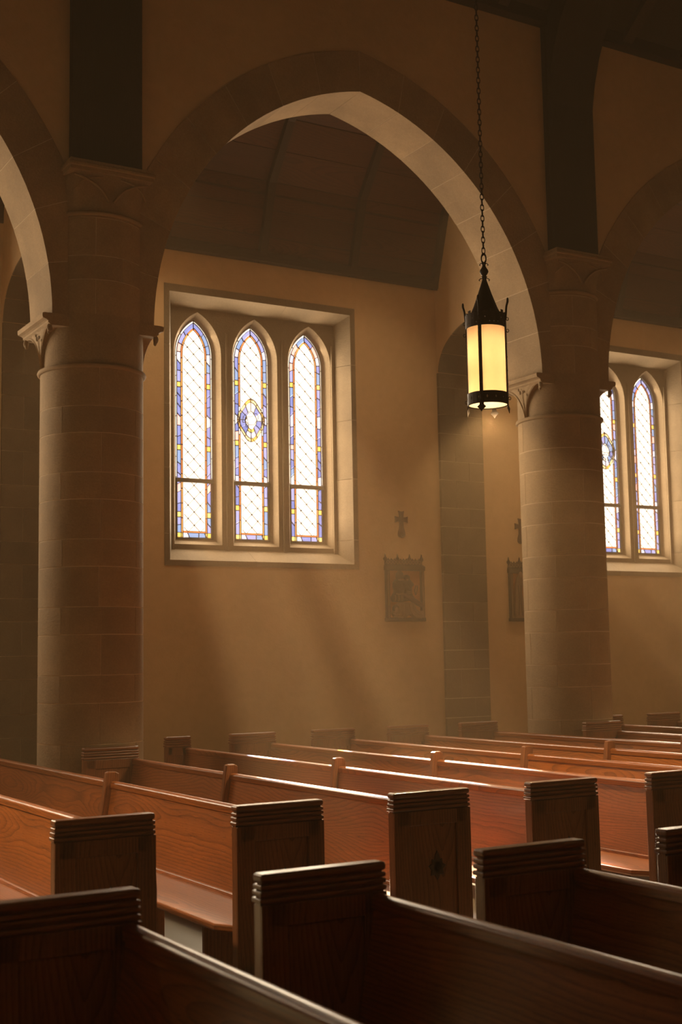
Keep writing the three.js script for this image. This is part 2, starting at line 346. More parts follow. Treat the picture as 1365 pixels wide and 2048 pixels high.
// ------------------------------------------------------------------ stone pillars
const pillarLabels = [null, 'round ashlar stone pillar at the left edge of view', 'round ashlar stone pillar at right behind the lantern', null];
const blockGeo = new Map();
function block(h, n = 14) { const k = h.toFixed(3); if (!blockGeo.has(k)) blockGeo.set(k, [0, 1].map((o) => uvBox(sector(0.30, PR, 0.006, Math.PI / 2 - 0.006, 0.0034, h - 0.0034, n), 'x', o))); return blockGeo.get(k)[0]; }
function pillar(px, i) {
  const t = thing('stone_pillar', pillarLabels[i], 'pillar', 'arcade pillars', px, 0, PZ);
  const core = new THREE.CylinderGeometry(PR - 0.004, PR - 0.004, 4.19, 72); core.translate(0, 4.19 / 2, 0);
  mesh('mortar_core', core, M.mortar, t);
  // courses, from the neck downward
  let y = 4.19, k = 0;
  while (y > 0.001) {
    const h = Math.min(y, k % 2 ? 0.234 : 0.342), y0 = y - h, g = block(h);
    for (let q = 0; q < 4; q++) {
      const m = mesh('drum_stone', g, M.stone[Math.floor(rnd() * 4)], t);
      m.position.y = y0; m.rotation.y = q * Math.PI / 2 + (k % 2 ? 0.62 : 0.62 + 0.75) + 0.02 * (k % 3);
    }
    y = y0; k++;
  }
  // base
  const base = new THREE.LatheGeometry([[0.0, 0], [0.56, 0], [0.56, 0.12], [0.52, 0.16], [0.53, 0.2], [0.5, 0.24], [0.455, 0.27]].map(([a, b]) => new THREE.Vector2(a, b)), 40);
  mesh('base_moulding', base, M.stone[0], t);
  // neck ring
  const ring = new THREE.TorusGeometry(PR + 0.006, 0.022, 8, 48); ring.rotateX(Math.PI / 2); ring.translate(0, 4.2, 0);
  mesh('neck_ring', ring, M.stone[2], t);
  // bell of the capital (round)
  const bell = new THREE.CylinderGeometry(PR, PR - 0.002, 0.465, 48, 1); bell.translate(0, 4.4225, 0);
  mesh('bell', uvBox(smooth(loose(bell), 0.5)), M.stone[1], t);
  // abacus: stepped slabs running the depth of the wall
  const zA = WZ0 - PZ - 0.07, zB = WZ1 - PZ + 0.0;
  const prof = [[0, 4.545], [0.485, 4.545], [0.51, 4.565], [0.51, 4.58], [0.525, 4.59], [0.555, 4.60], [0.56, 4.615], [0.56, 4.64], [0.545, 4.648], [0, 4.648]];
  const full = [...prof.slice(1, -1).map(([x, yy]) => [x, yy]), ...prof.slice(1, -1).reverse().map(([x, yy]) => [-x, yy])];
  mesh('abacus', uvBox(prism(full, zA - 0.02, zB + 0.012)), M.stone[3], t);
  // carved fans under the abacus, one at each side
  for (const s of [-1, 1]) {
    const zc = (zA + zB) / 2 + 0.0, half = (zB - zA) / 2 + 0.02, NU = 14, NT = 12, grid = [];
    for (let j = 0; j <= NT; j++) {
      const tt = j / NT, w = 0.022 + (half - 0.022) * (1 - Math.sqrt(Math.max(0, 1 - tt * tt * 0.98)));
      for (let u = 0; u <= NU; u++) {
        const uu = (u / NU) * 2 - 1, z = zc * tt + uu * w, cyl = Math.sqrt(Math.max(0, PR * PR - z * z));
        const rib = 0.014 * Math.exp(-Math.pow((Math.abs(uu) - 0.9) / 0.09, 2)) + 0.012 * Math.exp(-Math.pow(uu / 0.12, 2)) + 0.01 * Math.exp(-Math.pow((Math.abs(uu) - 0.45) / 0.14, 2)) * tt;
        const xo = lerp(cyl + 0.004, Math.max(cyl, 0.488), Math.pow(tt, 1.1)) + rib;
        grid.push([s * xo, 4.215 + 0.345 * tt, z]);
      }
    }
    const v = [], quad = (a, b, c, d) => (s > 0 ? v.push(...a, ...c, ...b, ...a, ...d, ...c) : v.push(...a, ...b, ...c, ...a, ...c, ...d));
    const at = (j, u) => grid[j * (NU + 1) + u];
    for (let j = 0; j < NT; j++) for (let u = 0; u < NU; u++) quad(at(j, u), at(j, u + 1), at(j + 1, u + 1), at(j + 1, u));
    // sides back to the bell
    const inner = (p) => [s * Math.sqrt(Math.max(0.01, (PR - 0.03) ** 2 - p[2] ** 2)), p[1], p[2]];
    for (let j = 0; j < NT; j++) { quad(inner(at(j, 0)), at(j, 0), at(j + 1, 0), inner(at(j + 1, 0))); quad(at(j, NU), inner(at(j, NU)), inner(at(j + 1, NU)), at(j + 1, NU)); }
    mesh('carved_fan', uvBox(smooth(tris(v), 0.7)), M.stone[2], t);
    for (const [dz, r, yy] of [[-half + 0.03, 0.028, 4.522], [half - 0.03, 0.028, 4.522], [-half + 0.045, 0.018, 4.492], [half - 0.045, 0.018, 4.492]]) {
      const k2 = new THREE.SphereGeometry(r, 10, 7); k2.scale(0.9, 1.35, 0.8); k2.translate(s * 0.49, yy, zc + dz); mesh('carved_leaf', k2, M.stone[2], t);
    }
    for (let q = 0; q < 7; q++) { // foliage in the middle of the fan
      const k2 = new THREE.SphereGeometry(0.017 - (q % 3) * 0.003, 7, 5); k2.scale(0.7, 1.3, 1);
      k2.translate(s * (0.488 - (q > 4 ? 0.012 : 0)), 4.535 - 0.035 * Math.floor((q + 1) / 3), zc + [0, -0.05, 0.05, -0.025, 0.025, 0, 0.08][q]); mesh('carved_leaf', k2, M.stone[1], t);
    }
  }
  // shaft continuing up in front of the nave wall
  const amax = Math.asin(Math.sqrt(PR * PR - (WZ1 - PZ) ** 2) / PR) + 0.01;
  const hs = [0.312, 0.215, 0.34, 0.03]; let yy = 4.65; k = 0;
  mesh('shaft_mortar', sector(0.28, PR - 0.003, -amax, amax, 4.65, 5.6, 12), M.mortar, t);
  for (const h of hs) {
    const cut = k % 2 ? 0.25 : -0.28;
    for (const [a, b] of [[-amax, cut], [cut, amax]]) mesh('shaft_stone', uvBox(sector(0.28, PR, a + 0.005, b - 0.005, yy + 0.0025, yy + h - 0.0025, 5), 'x', k), M.stone[Math.floor(rnd() * 4)], t);
    yy += h; k++;
  }
  // upper capital: bead, bell going from round to square, moulded top
  const bead = new THREE.TorusGeometry(PR + 0.004, 0.02, 8, 20, 2 * amax); bead.rotateX(Math.PI / 2); bead.rotateY(-Math.PI / 2 + amax); bead.rotateY(0);
  bead.translate(0, 5.555, 0);
  mesh('capital_bead', bead, M.stone[1], t);
  {
    const N = 16, T = 6, v = [], P = (u, s) => {
      const a = lerp(-amax, amax, u), cx = PR * Math.sin(a), cz = PR * Math.cos(a), q = lerp(-0.37, 0.37, u), e = Math.pow(s, 1.6);
      const zsq = WZ1 - PZ + 0.185 * Math.min(1, Math.min(u, 1 - u) * 12);
      const carve = 0.012 * Math.sin(u * Math.PI * 6) * Math.sin(s * Math.PI);
      return [lerp(cx, q, e), 5.57 + 0.33 * s, lerp(cz, zsq, e) + carve];
    };
    const quad = (a, b, c, d) => v.push(...a, ...b, ...c, ...a, ...c, ...d);
    for (let i = 0; i < N; i++) for (let j = 0; j < T; j++) quad(P(i / N, j / T), P((i + 1) / N, j / T), P((i + 1) / N, (j + 1) / T), P(i / N, (j + 1) / T));
    mesh('upper_bell', uvBox(smooth(tris(v), 0.8)), M.stone[0], t);
    for (const s of [-1, 1]) { // carved arcs on the bell
      const c = new THREE.CatmullRomCurve3([V3(s * 0.02, 5.66, 0.475), V3(s * 0.10, 5.76, 0.485), V3(s * 0.22, 5.83, 0.488), V3(s * 0.34, 5.86, 0.488)]);
      mesh('carved_rib', new THREE.TubeGeometry(c, 12, 0.012, 6), M.stone[2], t);
      const c2 = new THREE.CatmullRomCurve3([V3(s * 0.34, 5.74, 0.42), V3(s * 0.28, 5.80, 0.475), V3(s * 0.18, 5.85, 0.49), V3(s * 0.08, 5.87, 0.49)]);
      mesh('carved_rib', new THREE.TubeGeometry(c2, 12, 0.009, 6), M.stone[2], t);
    }
    mesh('upper_abacus', uvBox(merge([rbox(-0.385, 0.385, 5.895, 5.935, WZ1 - PZ - 0.01, WZ1 - PZ + 0.205, 0.008), rbox(-0.40, 0.40, 5.93, 5.965, WZ1 - PZ - 0.01, WZ1 - PZ + 0.225, 0.01), rbox(-0.385, 0.385, 5.96, 5.998, WZ1 - PZ - 0.01, WZ1 - PZ + 0.21, 0.008)])), M.stone[2], t);
  }
  return t;
}
pillar(PX[1], 1); pillar(PX[2], 2);
for (const px of [PX[0], PX[3]]) { // the next pillars along, outside the picture
  const t = structure(px < 0 ? 'trim_1' : 'trim_2', 'plain stone pillar outside the picture', px, 0, PZ);
  const c = new THREE.CylinderGeometry(PR, PR, 4.65, 40); c.translate(0, 2.325, 0); mesh('shaft', uvBox(smooth(loose(c), 0.5)), M.stone[1], t);
}

// ------------------------------------------------------------------ windows
const LW = 0.2275, LB = 3.0, LS = 5.10, GZ = -0.335, OUT = 0.062, SZ = -0.22, LX = [-0.72, 0, 0.72];
// outline of a lancet, offset inwards by d (negative: outwards); bottom at b
function lancet(d, b, n = 10) {
  const w = LW - d, r = 2 * LW - d, pts = [[-w, b]], top = Math.acos(LW / r);
  for (let i = 0; i <= n; i++) { const a = lerp(0, top, i / n); pts.push([LW - r * Math.cos(a), LS + r * Math.sin(a)]); }
  for (let i = n - 1; i >= 0; i--) { const a = lerp(0, top, i / n); pts.push([-LW + r * Math.cos(a), LS + r * Math.sin(a)]); }
  pts.push([w, b]);
  return pts;
}
const shift = (pts, dx) => pts.map(([x, y]) => [x + dx, y]);
function fan(pts, z) { const v = []; for (let i = 1; i < pts.length - 1; i++) v.push(...pts[0], z, ...pts[i + 1], z, ...pts[i], z); const g = tris(v); return g; }
function clip(poly, hull) { // Sutherland-Hodgman, hull convex
  let out = poly, area = 0;
  for (let i = 0; i < hull.length; i++) { const [a, b] = hull[i], [c, d] = hull[(i + 1) % hull.length]; area += a * d - b * c; }
  const sg = Math.sign(area);
  for (let i = 0; i < hull.length && out.length; i++) {
    const [ax, ay] = hull[i], [bx, by] = hull[(i + 1) % hull.length], side = ([x, y]) => sg * ((bx - ax) * (y - ay) - (by - ay) * (x - ax)), inp = out; out = [];
    for (let k = 0; k < inp.length; k++) {
      const p = inp[k], q = inp[(k + 1) % inp.length], sp = side(p), sq = side(q);
      if (sp >= 0) out.push(p);
      if ((sp >= 0) !== (sq >= 0)) { const t = sp / (sp - sq); out.push([lerp(p[0], q[0], t), lerp(p[1], q[1], t)]); }
    }
  }
  return out;
}
function inside(p, hull) { let s = 0; for (let i = 0; i < hull.length; i++) { const [a, b] = hull[i], [c, d] = hull[(i + 1) % hull.length], k = (c - a) * (p[1] - b) - (d - b) * (p[0] - a); if (k !== 0) { if (s && Math.sign(k) !== s) return false; s = Math.sign(k); } } return true; }
function came(p, q, w, z, dz = 0.006) { // lead strip between two points
  const dx = q[0] - p[0], dy = q[1] - p[1], L = Math.hypot(dx, dy) || 1, nx = (-dy / L) * w / 2, ny = (dx / L) * w / 2;
  return hexa([[p[0] - nx, p[1] - ny, z - dz], [q[0] - nx, q[1] - ny, z - dz], [q[0] - nx, q[1] - ny, z + dz], [p[0] - nx, p[1] - ny, z + dz], [p[0] + nx, p[1] + ny, z - dz], [q[0] + nx, q[1] + ny, z - dz], [q[0] + nx, q[1] + ny, z + dz], [p[0] + nx, p[1] + ny, z + dz]]);
}
const D1 = 0.020, D2 = 0.070, D3 = 0.090;             // white strip, blue border, red strip
// point on the offset outline at height y (side s) or along the arch
function edgePt(d, s, y, b0) {
  const r = 2 * LW - d;
  if (y <= LS) return [s * (LW - d), Math.max(y, b0)];
  const top = Math.acos(LW / r), a = top * (y - LS) / 0.4;   // y in LS..LS+0.4 as arch parameter
  return [s * (-LW + r * Math.cos(a)), LS + r * Math.sin(a)];
}
function medallion(g, leads, z, kind) {
  const cx = 0, cy = 4.40, out = [], inn = [], N = 48;
  const R = (a, k) => { const c = Math.cos(a), s = Math.sin(a), q = 1 + 0.07 * Math.cos(4 * a); return [cx + k * 0.165 * c * q, cy + k * 0.235 * s * q]; };
  for (let i = 0; i < N; i++) { const a = (i / N) * 2 * Math.PI; out.push(R(a, 1)); inn.push(R(a, 0.84)); }
  for (let i = 0; i < 12; i++) { // cream and gold ring, twelve pieces
    const v = []; for (let j = 0; j < 4; j++) { const a = (i * 4 + j) % N, b = (a + 1) % N; v.push(...out[a], z, ...inn[a], z, ...inn[b], z, ...out[a], z, ...inn[b], z, ...out[b], z); }
    mesh('glass_ring_piece', tris(v), i % 3 ? G.cream[0] : G.cream[1], g); leads.push(came(out[i * 4], inn[i * 4], 0.007, z));
  }
  for (let i = 0; i < N; i++) { leads.push(came(out[i], out[(i + 1) % N], 0.007, z), came(inn[i], inn[(i + 1) % N], 0.007, z)); }
  const RR = (i, k) => R((i / N) * 2 * Math.PI, k * 0.84);
  const wedge = (name, i, k0, k1, m) => { const v = []; for (let j = 0; j < 4; j++) { const a = RR(i * 4 + j, k1), b = RR(i * 4 + j + 1, k1), c = RR(i * 4 + j + 1, k0), d = RR(i * 4 + j, k0); v.push(...a, z, ...d, z, ...c, z, ...a, z, ...c, z, ...b, z); leads.push(came(d, c, 0.006, z)); } mesh(name, tris(v), m, g); };
  for (let i = 0; i < 12; i++) { // blue ground in wedges round a clear middle
    const low = i === 8 || i === 9, arm = kind === 0 && (i === 2 || i === 3 || i === 0);
    if (low) { wedge('glass_book', i, 0.5, 0.68, kind ? G.clear[2] : G.gold[0]); wedge('glass_ground', i, 0.68, 1, G.pale[i % 2]); } else wedge('glass_ground', i, 0.5, 1, arm ? G.clear[0] : pick(G.blue));
    leads.push(came(RR(i * 4, 0.5), RR(i * 4, 1), 0.006, z));
  }
  mesh('glass_middle', fan(Array.from({ length: N }, (_, i) => RR(N - 1 - i, 0.5)), z), G.clear[kind ? 0 : 2], g);
  const piece = (name, pts, m, dz) => { void m; for (let i = 0; i < pts.length; i++) leads.push(came(pts[i], pts[(i + 1) % pts.length], 0.0055, z + dz, 0.003)); };
  const sh = (pts) => pts.map(([x, y]) => [cx + x, cy + y]);
  if (kind === 0) {
    piece('glass_lamb_body', sh([[-0.075, -0.01], [-0.05, 0.035], [0.01, 0.045], [0.03, 0.075], [0.065, 0.085], [0.09, 0.06], [0.09, 0.02], [0.06, -0.01], [0.04, -0.05], [-0.03, -0.055]].reverse()), G.clear[2], 0.006);
    piece('glass_lamb_leg', sh([[-0.08, 0.0], [-0.05, 0.02], [-0.035, -0.08], [-0.065, -0.085]]), G.clear[2], 0.007);
    piece('glass_wing', sh([[-0.11, -0.03], [-0.10, 0.04], [-0.03, 0.11], [-0.01, 0.08], [-0.06, 0.035], [-0.08, -0.03]].reverse()), G.clear[1], 0.005);
  } else {
    piece('glass_wave', sh([[-0.125, -0.07], [-0.06, -0.05], [0.02, -0.055], [0.08, -0.04], [0.115, -0.07], [0.09, -0.12], [-0.09, -0.12]].reverse()), G.clear[2], 0.005);
    piece('glass_hull', sh([[-0.11, -0.045], [-0.02, -0.03], [0.08, -0.01], [0.075, -0.045], [-0.06, -0.06]].reverse()), G.gold[1], 0.006);
    piece('glass_sail', sh([[-0.09, 0.0], [-0.09, 0.09], [-0.03, 0.10], [0.02, 0.06], [0.035, 0.0], [0.0, -0.025]].reverse()), G.clear[0], 0.005);
    piece('glass_pennant', sh([[-0.02, 0.105], [0.075, 0.08], [0.07, 0.065], [-0.02, 0.085]].reverse()), G.clear[1], 0.006);
    piece('glass_oar', sh([[0.04, -0.02], [0.125, 0.005], [0.125, -0.012], [0.04, -0.035]].reverse()), G.red[1], 0.007);
  }
}
function lancetGlass(win, li, detail, kind) {
  const g = new THREE.Group(); g.name = 'stained_glass_light'; g.position.x = LX[li]; win.add(g);
  const z = GZ, leads = [];
  if (!detail) { mesh('glass_pane', fan(lancet(0, LB), z), G.clear[0], g); return; }
  // ---- border: white strip, blue and gold blocks, red strip
  const cuts = []; let y = LB + 0.07, k = 0;
  const pattern = ['blue', 'blue', 'gold', 'blue', 'blue', 'pale', 'blue'];
  while (y < LS + 0.4) { const c = pattern[k % pattern.length], h = c === 'gold' ? 0.06 : rr(0.085, 0.15); cuts.push([y, Math.min(LS + 0.4, y + h), c]); y += h; k++; if (LS + 0.4 - y < 0.05) { cuts[cuts.length - 1][1] = LS + 0.4; break; } }
  const strip = (name, da, db, s, y0, y1, m, tiltA = 0, tiltB = 0) => {
    const n = y1 > LS ? 4 : 1, v = [];
    for (let i = 0; i < n; i++) {
      const a = lerp(y0, y1, i / n), b = lerp(y0, y1, (i + 1) / n);
      const A = edgePt(da, s, a + (i ? 0 : tiltA), LB), B = edgePt(db, s, a - (i ? 0 : tiltA), LB), C = edgePt(db, s, b - (i === n - 1 ? tiltB : 0), LB), D = edgePt(da, s, b + (i === n - 1 ? tiltB : 0), LB);
      v.push(...A, z, ...B, z, ...C, z, ...A, z, ...C, z, ...D, z);
    }
    mesh(name, tris(v), m, g);
  };
  for (const s of [-1, 1]) {
    let prev = 0;
    cuts.forEach(([a, b, c], i) => {
      const last = i === cuts.length - 1, tilt = last || c === 'gold' || cuts[i + 1]?.[2] === 'gold' || b > LS - 0.05 ? 0 : rr(-0.03, 0.03);
      strip('border_pane', D1, D2, s, a, b, rnd() < 0.06 ? G.pink[0] : pick(G[c]), prev, tilt);
      leads.push(came(edgePt(D1, s, b + tilt, LB), edgePt(D2, s, b - tilt, LB), 0.008, z)); prev = tilt;
    });
    let yy = LB + 0.07; while (yy < LS + 0.39) { const h = 0.165, e = Math.min(LS + 0.4, yy + h); if (li !== 1 || Math.abs((yy + e) / 2 - 4.4) > 0.17) strip('red_strip', D2, D3, s, yy, e, pick(G.red)); leads.push(came(edgePt(D2, s, e, LB), edgePt(D3, s, e, LB), 0.01, z)); yy = e; }
    yy = LB; while (yy < LS + 0.39) { const h = 0.23, e = Math.min(LS + 0.4, yy + h); strip('edge_strip', 0, D1, s, yy, e, G.clear[1]); leads.push(came(edgePt(0, s, e, LB), edgePt(D1, s, e, LB), 0.007, z)); yy = e; }
    for (const [d, w] of [[0, 0.008], [D1, 0.008], [D2, 0.006], [D3, 0.005]]) {
      let p = edgePt(d, s, LB, LB);
      for (const q of [LS, ...Array.from({ length: 8 }, (_, i) => LS + 0.4 * (i + 1) / 8)]) { const e = edgePt(d, s, q, LB); leads.push(came(p, e, w, z)); p = e; }
    }
  }
  // bottom border
  const rect = (name, x0, x1, y0, y1, m) => mesh(name, fan([[x0, y0], [x0, y1], [x1, y1], [x1, y0]], z), m, g);
  const xs = [-LW + D1, -LW + D3, -0.07, 0.055, LW - D3, LW - D1];
  ['gold', 'pale', 'blue', 'blue', 'gold'].forEach((c, i) => { rect('border_pane', xs[i], xs[i + 1], LB + 0.018, LB + 0.07, pick(G[c])); leads.push(came([xs[i + 1] + (i % 2 ? 0.012 : 0), LB + 0.018], [xs[i + 1] - (i % 2 ? 0.012 : 0), LB + 0.07], 0.007, z)); });
  rect('edge_strip', -LW, 0, LB, LB + 0.018, G.clear[0]); rect('edge_strip', 0, LW, LB, LB + 0.018, G.clear[0]);
  rect('red_strip', -LW + D3, LW - D3, LB + 0.07, LB + 0.088, G.red[0]);
  leads.push(came([-LW, LB], [LW, LB], 0.01, z), came([-LW, LB + 0.018], [LW, LB + 0.018], 0.006, z), came([-LW + D1, LB + 0.07], [LW - D1, LB + 0.07], 0.006, z), came([-LW + D3, LB + 0.088], [LW - D3, LB + 0.088], 0.005, z));
  // ---- diamond quarries
  const hull = lancet(D3, LB + 0.088, 8), P = 0.15, H = P / 2, inMed = (x, yq, m) => li === 1 && (x / (0.165 * m)) ** 2 + ((yq - 4.40) / (0.235 * m)) ** 2 < 1;
  for (let r = 0; r < 36; r++) for (let c = -2; c <= 2; c++) {
    const x = (c + (r % 2 ? 0.5 : 0)) * P, yq = LB + 0.08 + r * H;
    const poly = clip([[x - H, yq], [x, yq + H], [x + H, yq], [x, yq - H]], hull);
    if (poly.length > 2) {
      let A = 0; for (let i = 0; i < poly.length; i++) { const a = poly[i], b = poly[(i + 1) % poly.length]; A += a[0] * b[1] - a[1] * b[0]; }
      if (Math.abs(A) > 2e-4 && !inMed(x, yq, 0.8)) mesh('glass_quarry', fan(A > 0 ? poly.slice().reverse() : poly, z), pick(G.clear), g);
    }
    const vs = [[x - H, yq], [x, yq + H], [x + H, yq]];
    for (let i = 0; i < 2; i++) {
      let n = 3;
      for (let q = 0; q < n; q++) { const a = [lerp(vs[i][0], vs[i + 1][0], q / n), lerp(vs[i][1], vs[i + 1][1], q / n)], b = [lerp(vs[i][0], vs[i + 1][0], (q + 1) / n), lerp(vs[i][1], vs[i + 1][1], (q + 1) / n)], m = [(a[0] + b[0]) / 2, (a[1] + b[1]) / 2]; if (inside(m, hull) && !inMed(m[0], m[1], 1)) leads.push(came(a, b, 0.006, z, 0.0025)); }
    }
    const top = [x, yq + H]; if (inside(top, hull) && !inMed(top[0], top[1], 1)) leads.push(came([top[0] - 0.008, top[1] - 0.008], [top[0] + 0.008, top[1] + 0.008], 0.009, z, 0.004), came([top[0] - 0.008, top[1] + 0.008], [top[0] + 0.008, top[1] - 0.008], 0.009, z, 0.004));
  }
  if (li === 1) medallion(g, leads, z + 0.002, kind);
  mesh('lead_cames', merge(leads), M.lead, g);
  // saddle bar and the frame of the opening vent below it
  mesh('saddle_bar', rbox(-LW, LW, 3.635, 3.68, GZ - 0.015, GZ + 0.035, 0.004), M.ironFrame, g);
  mesh('vent_frame', merge([rbox(-LW, -LW + 0.016, LB, 3.64, GZ - 0.01, GZ + 0.02, 0.003), rbox(LW - 0.022, LW, LB, 3.64, GZ - 0.01, GZ + 0.02, 0.003), rbox(-LW, LW, LB - 0.005, LB + 0.014, GZ - 0.01, GZ + 0.02, 0.003)]), M.ironFrame, g);
}
function window_(name, cx, detail, kind, label) {
  const w = structure(name, label, cx, 0, 0);
  const I = { l: -1.16, r: 1.155, b: 2.735, t: 5.70 }, S = { l: -1.045, r: 1.05, b: 2.875, t: 5.605 }, F = 0.009, B = SZ - 0.03;
  // surround: stones of the jambs, head and sill, splayed inwards
  const jamb = (s, y0, y1, k) => {
    const o = s < 0 ? WO.l : WO.r, i = s < 0 ? I.l : I.r, d = s < 0 ? S.l : S.r;
    const P = (yy) => { const a = [[o, yy, F], [i, yy, F], [d, yy, SZ], [d, yy, B], [o, yy, B]]; return a; };
    const A = P(y0), C = P(y1), v = [], quad = (a, b, c, e) => (s < 0 ? v.push(...a, ...b, ...c, ...a, ...c, ...e) : v.push(...a, ...c, ...b, ...a, ...e, ...c));
    for (let q = 0; q < 5; q++) quad(A[q], A[(q + 1) % 5], C[(q + 1) % 5], C[q]);
    for (let q = 1; q < 4; q++) { const t = (R, f) => (f ? v.push(...R[0], ...R[q], ...R[q + 1]) : v.push(...R[0], ...R[q + 1], ...R[q])); t(C, s < 0); t(A, s > 0); }
    mesh('jamb_stone', uvBox(tris(v), 'y', k * 0.4), M.surround[(k + (s > 0 ? 2 : 0)) % 4], w);
  };
  const ys = [WO.b, 3.02, 3.74, 4.44, 5.1, WO.t];
  for (const s of [-1, 1]) { for (let k = 0; k < 5; k++) jamb(s, ys[k] + (k ? 0.002 : 0), ys[k + 1] - (k < 4 ? 0.002 : 0), k); mesh('jamb_mortar', uvBox(hexa([[s < 0 ? WO.l : I.r + 0.004, WO.b, B], [s < 0 ? S.l - 0.003 : WO.r, WO.b, B], [s < 0 ? I.l - 0.004 : WO.r, WO.b, F - 0.003], [s < 0 ? WO.l : I.r + 0.004, WO.b, F - 0.003]].map((p) => p).concat([[s < 0 ? WO.l : I.r + 0.004, WO.t, B], [s < 0 ? S.l - 0.003 : WO.r, WO.t, B], [s < 0 ? I.l - 0.004 : WO.r, WO.t, F - 0.003], [s < 0 ? WO.l : I.r + 0.004, WO.t, F - 0.003]]))), M.mortar, w); }
  const span = (x0, x1, top) => {
    const o = top ? WO.t : WO.b, i = top ? I.t : I.b, d = top ? S.t : S.b, cl = (x, a, b) => Math.max(a, Math.min(b, x));
    const P = (x) => [[x, o, F + 0.001], [cl(x, I.l - 0.02, I.r + 0.02), i, F + 0.001], [cl(x, S.l - 0.02, S.r + 0.02), d, SZ], [cl(x, S.l - 0.02, S.r + 0.02), d, B], [x, o, B]];
    const A = P(x0), C = P(x1), v = [], quad = (a, b, c, e) => (top ? v.push(...a, ...b, ...c, ...a, ...c, ...e) : v.push(...a, ...c, ...b, ...a, ...e, ...c));
    for (let q = 0; q < 5; q++) quad(A[q], A[(q + 1) % 5], C[(q + 1) % 5], C[q]);
    for (let q = 1; q < 4; q++) { if (top) v.push(...C[0], ...C[q], ...C[q + 1], ...A[0], ...A[q + 1], ...A[q]); else v.push(...C[0], ...C[q + 1], ...C[q], ...A[0], ...A[q], ...A[q + 1]); }
    return uvBox(tris(v), 'x', x0);
  };
  mesh('head_stone', span(WO.l, 0.3, true), M.surround[1], w); mesh('head_stone', span(0.303, WO.r, true), M.surround[2], w);
  mesh('sill_stone', span(WO.l, -0.12, false), M.surround[2], w); mesh('sill_stone', span(-0.117, WO.r, false), M.surround[3], w);
  // tracery: front slab, chamfers, back slab
  const outer = LX.map((x) => shift(lancet(-OUT, LB - 0.07), x)), innr = LX.map((x) => shift(lancet(0, LB), x));
  const frame = [[WO.l + 0.01, WO.b + 0.02], [WO.r - 0.01, WO.b + 0.02], [WO.r - 0.01, WO.t - 0.02], [WO.l + 0.01, WO.t - 0.02]];
  mesh('tracery_face', uvBox(prism(frame, SZ - 0.02, SZ, { holes: outer })), M.surround[0], w);
  mesh('tracery_back', uvBox(prism(frame, -0.352, -0.32, { holes: innr })), M.surround[0], w);
  LX.forEach((x, li) => {
    const a = outer[li], b = innr[li], v = [];
    for (let i = 0; i < a.length; i++) { const j = (i + 1) % a.length; const A = [...a[i], SZ], B2 = [...a[j], SZ], C = [...b[j], -0.325], D = [...b[i], -0.325]; v.push(...A, ...B2, ...C, ...A, ...C, ...D); }
    mesh('lancet_chamfer', uvBox(smooth(tris(v), 0.5), 'y'), M.surround[(li + 1) % 4], w);
    lancetGlass(w, li, detail, kind);
  });
  for (const x of [-1.03, -0.36, 0.36, 1.03]) mesh('mullion_fillet', uvBox(rbox(x - 0.016, x + 0.016, S.b - 0.01, 5.36, SZ - 0.005, SZ + 0.018, 0.005), 'y'), M.surround[1], w);
  // daylight: one soft light per lancet, the size of its glass
  for (const x of LX) {
    const h = LS + 0.22 - LB - 0.02, L = new THREE.RectAreaLight(lin(...WINDOW_TINT), WINDOW_LIGHT, LW * 2 - 0.05, h);
    L.position.set(cx + x, LB + 0.02 + h / 2, GZ + 0.045); L.lookAt(cx + x, LB + 0.02 + h / 2, 5); scene.add(L);
  }
}
window_('window_1', WC[1], true, 0, 'three-light stained glass window in the middle bay');
window_('window_2', WC[2], true, 1, 'three-light stained glass window behind the right pillar');
window_('window_3', WC[0], false, 0, 'three-light window in the bay left of the picture');

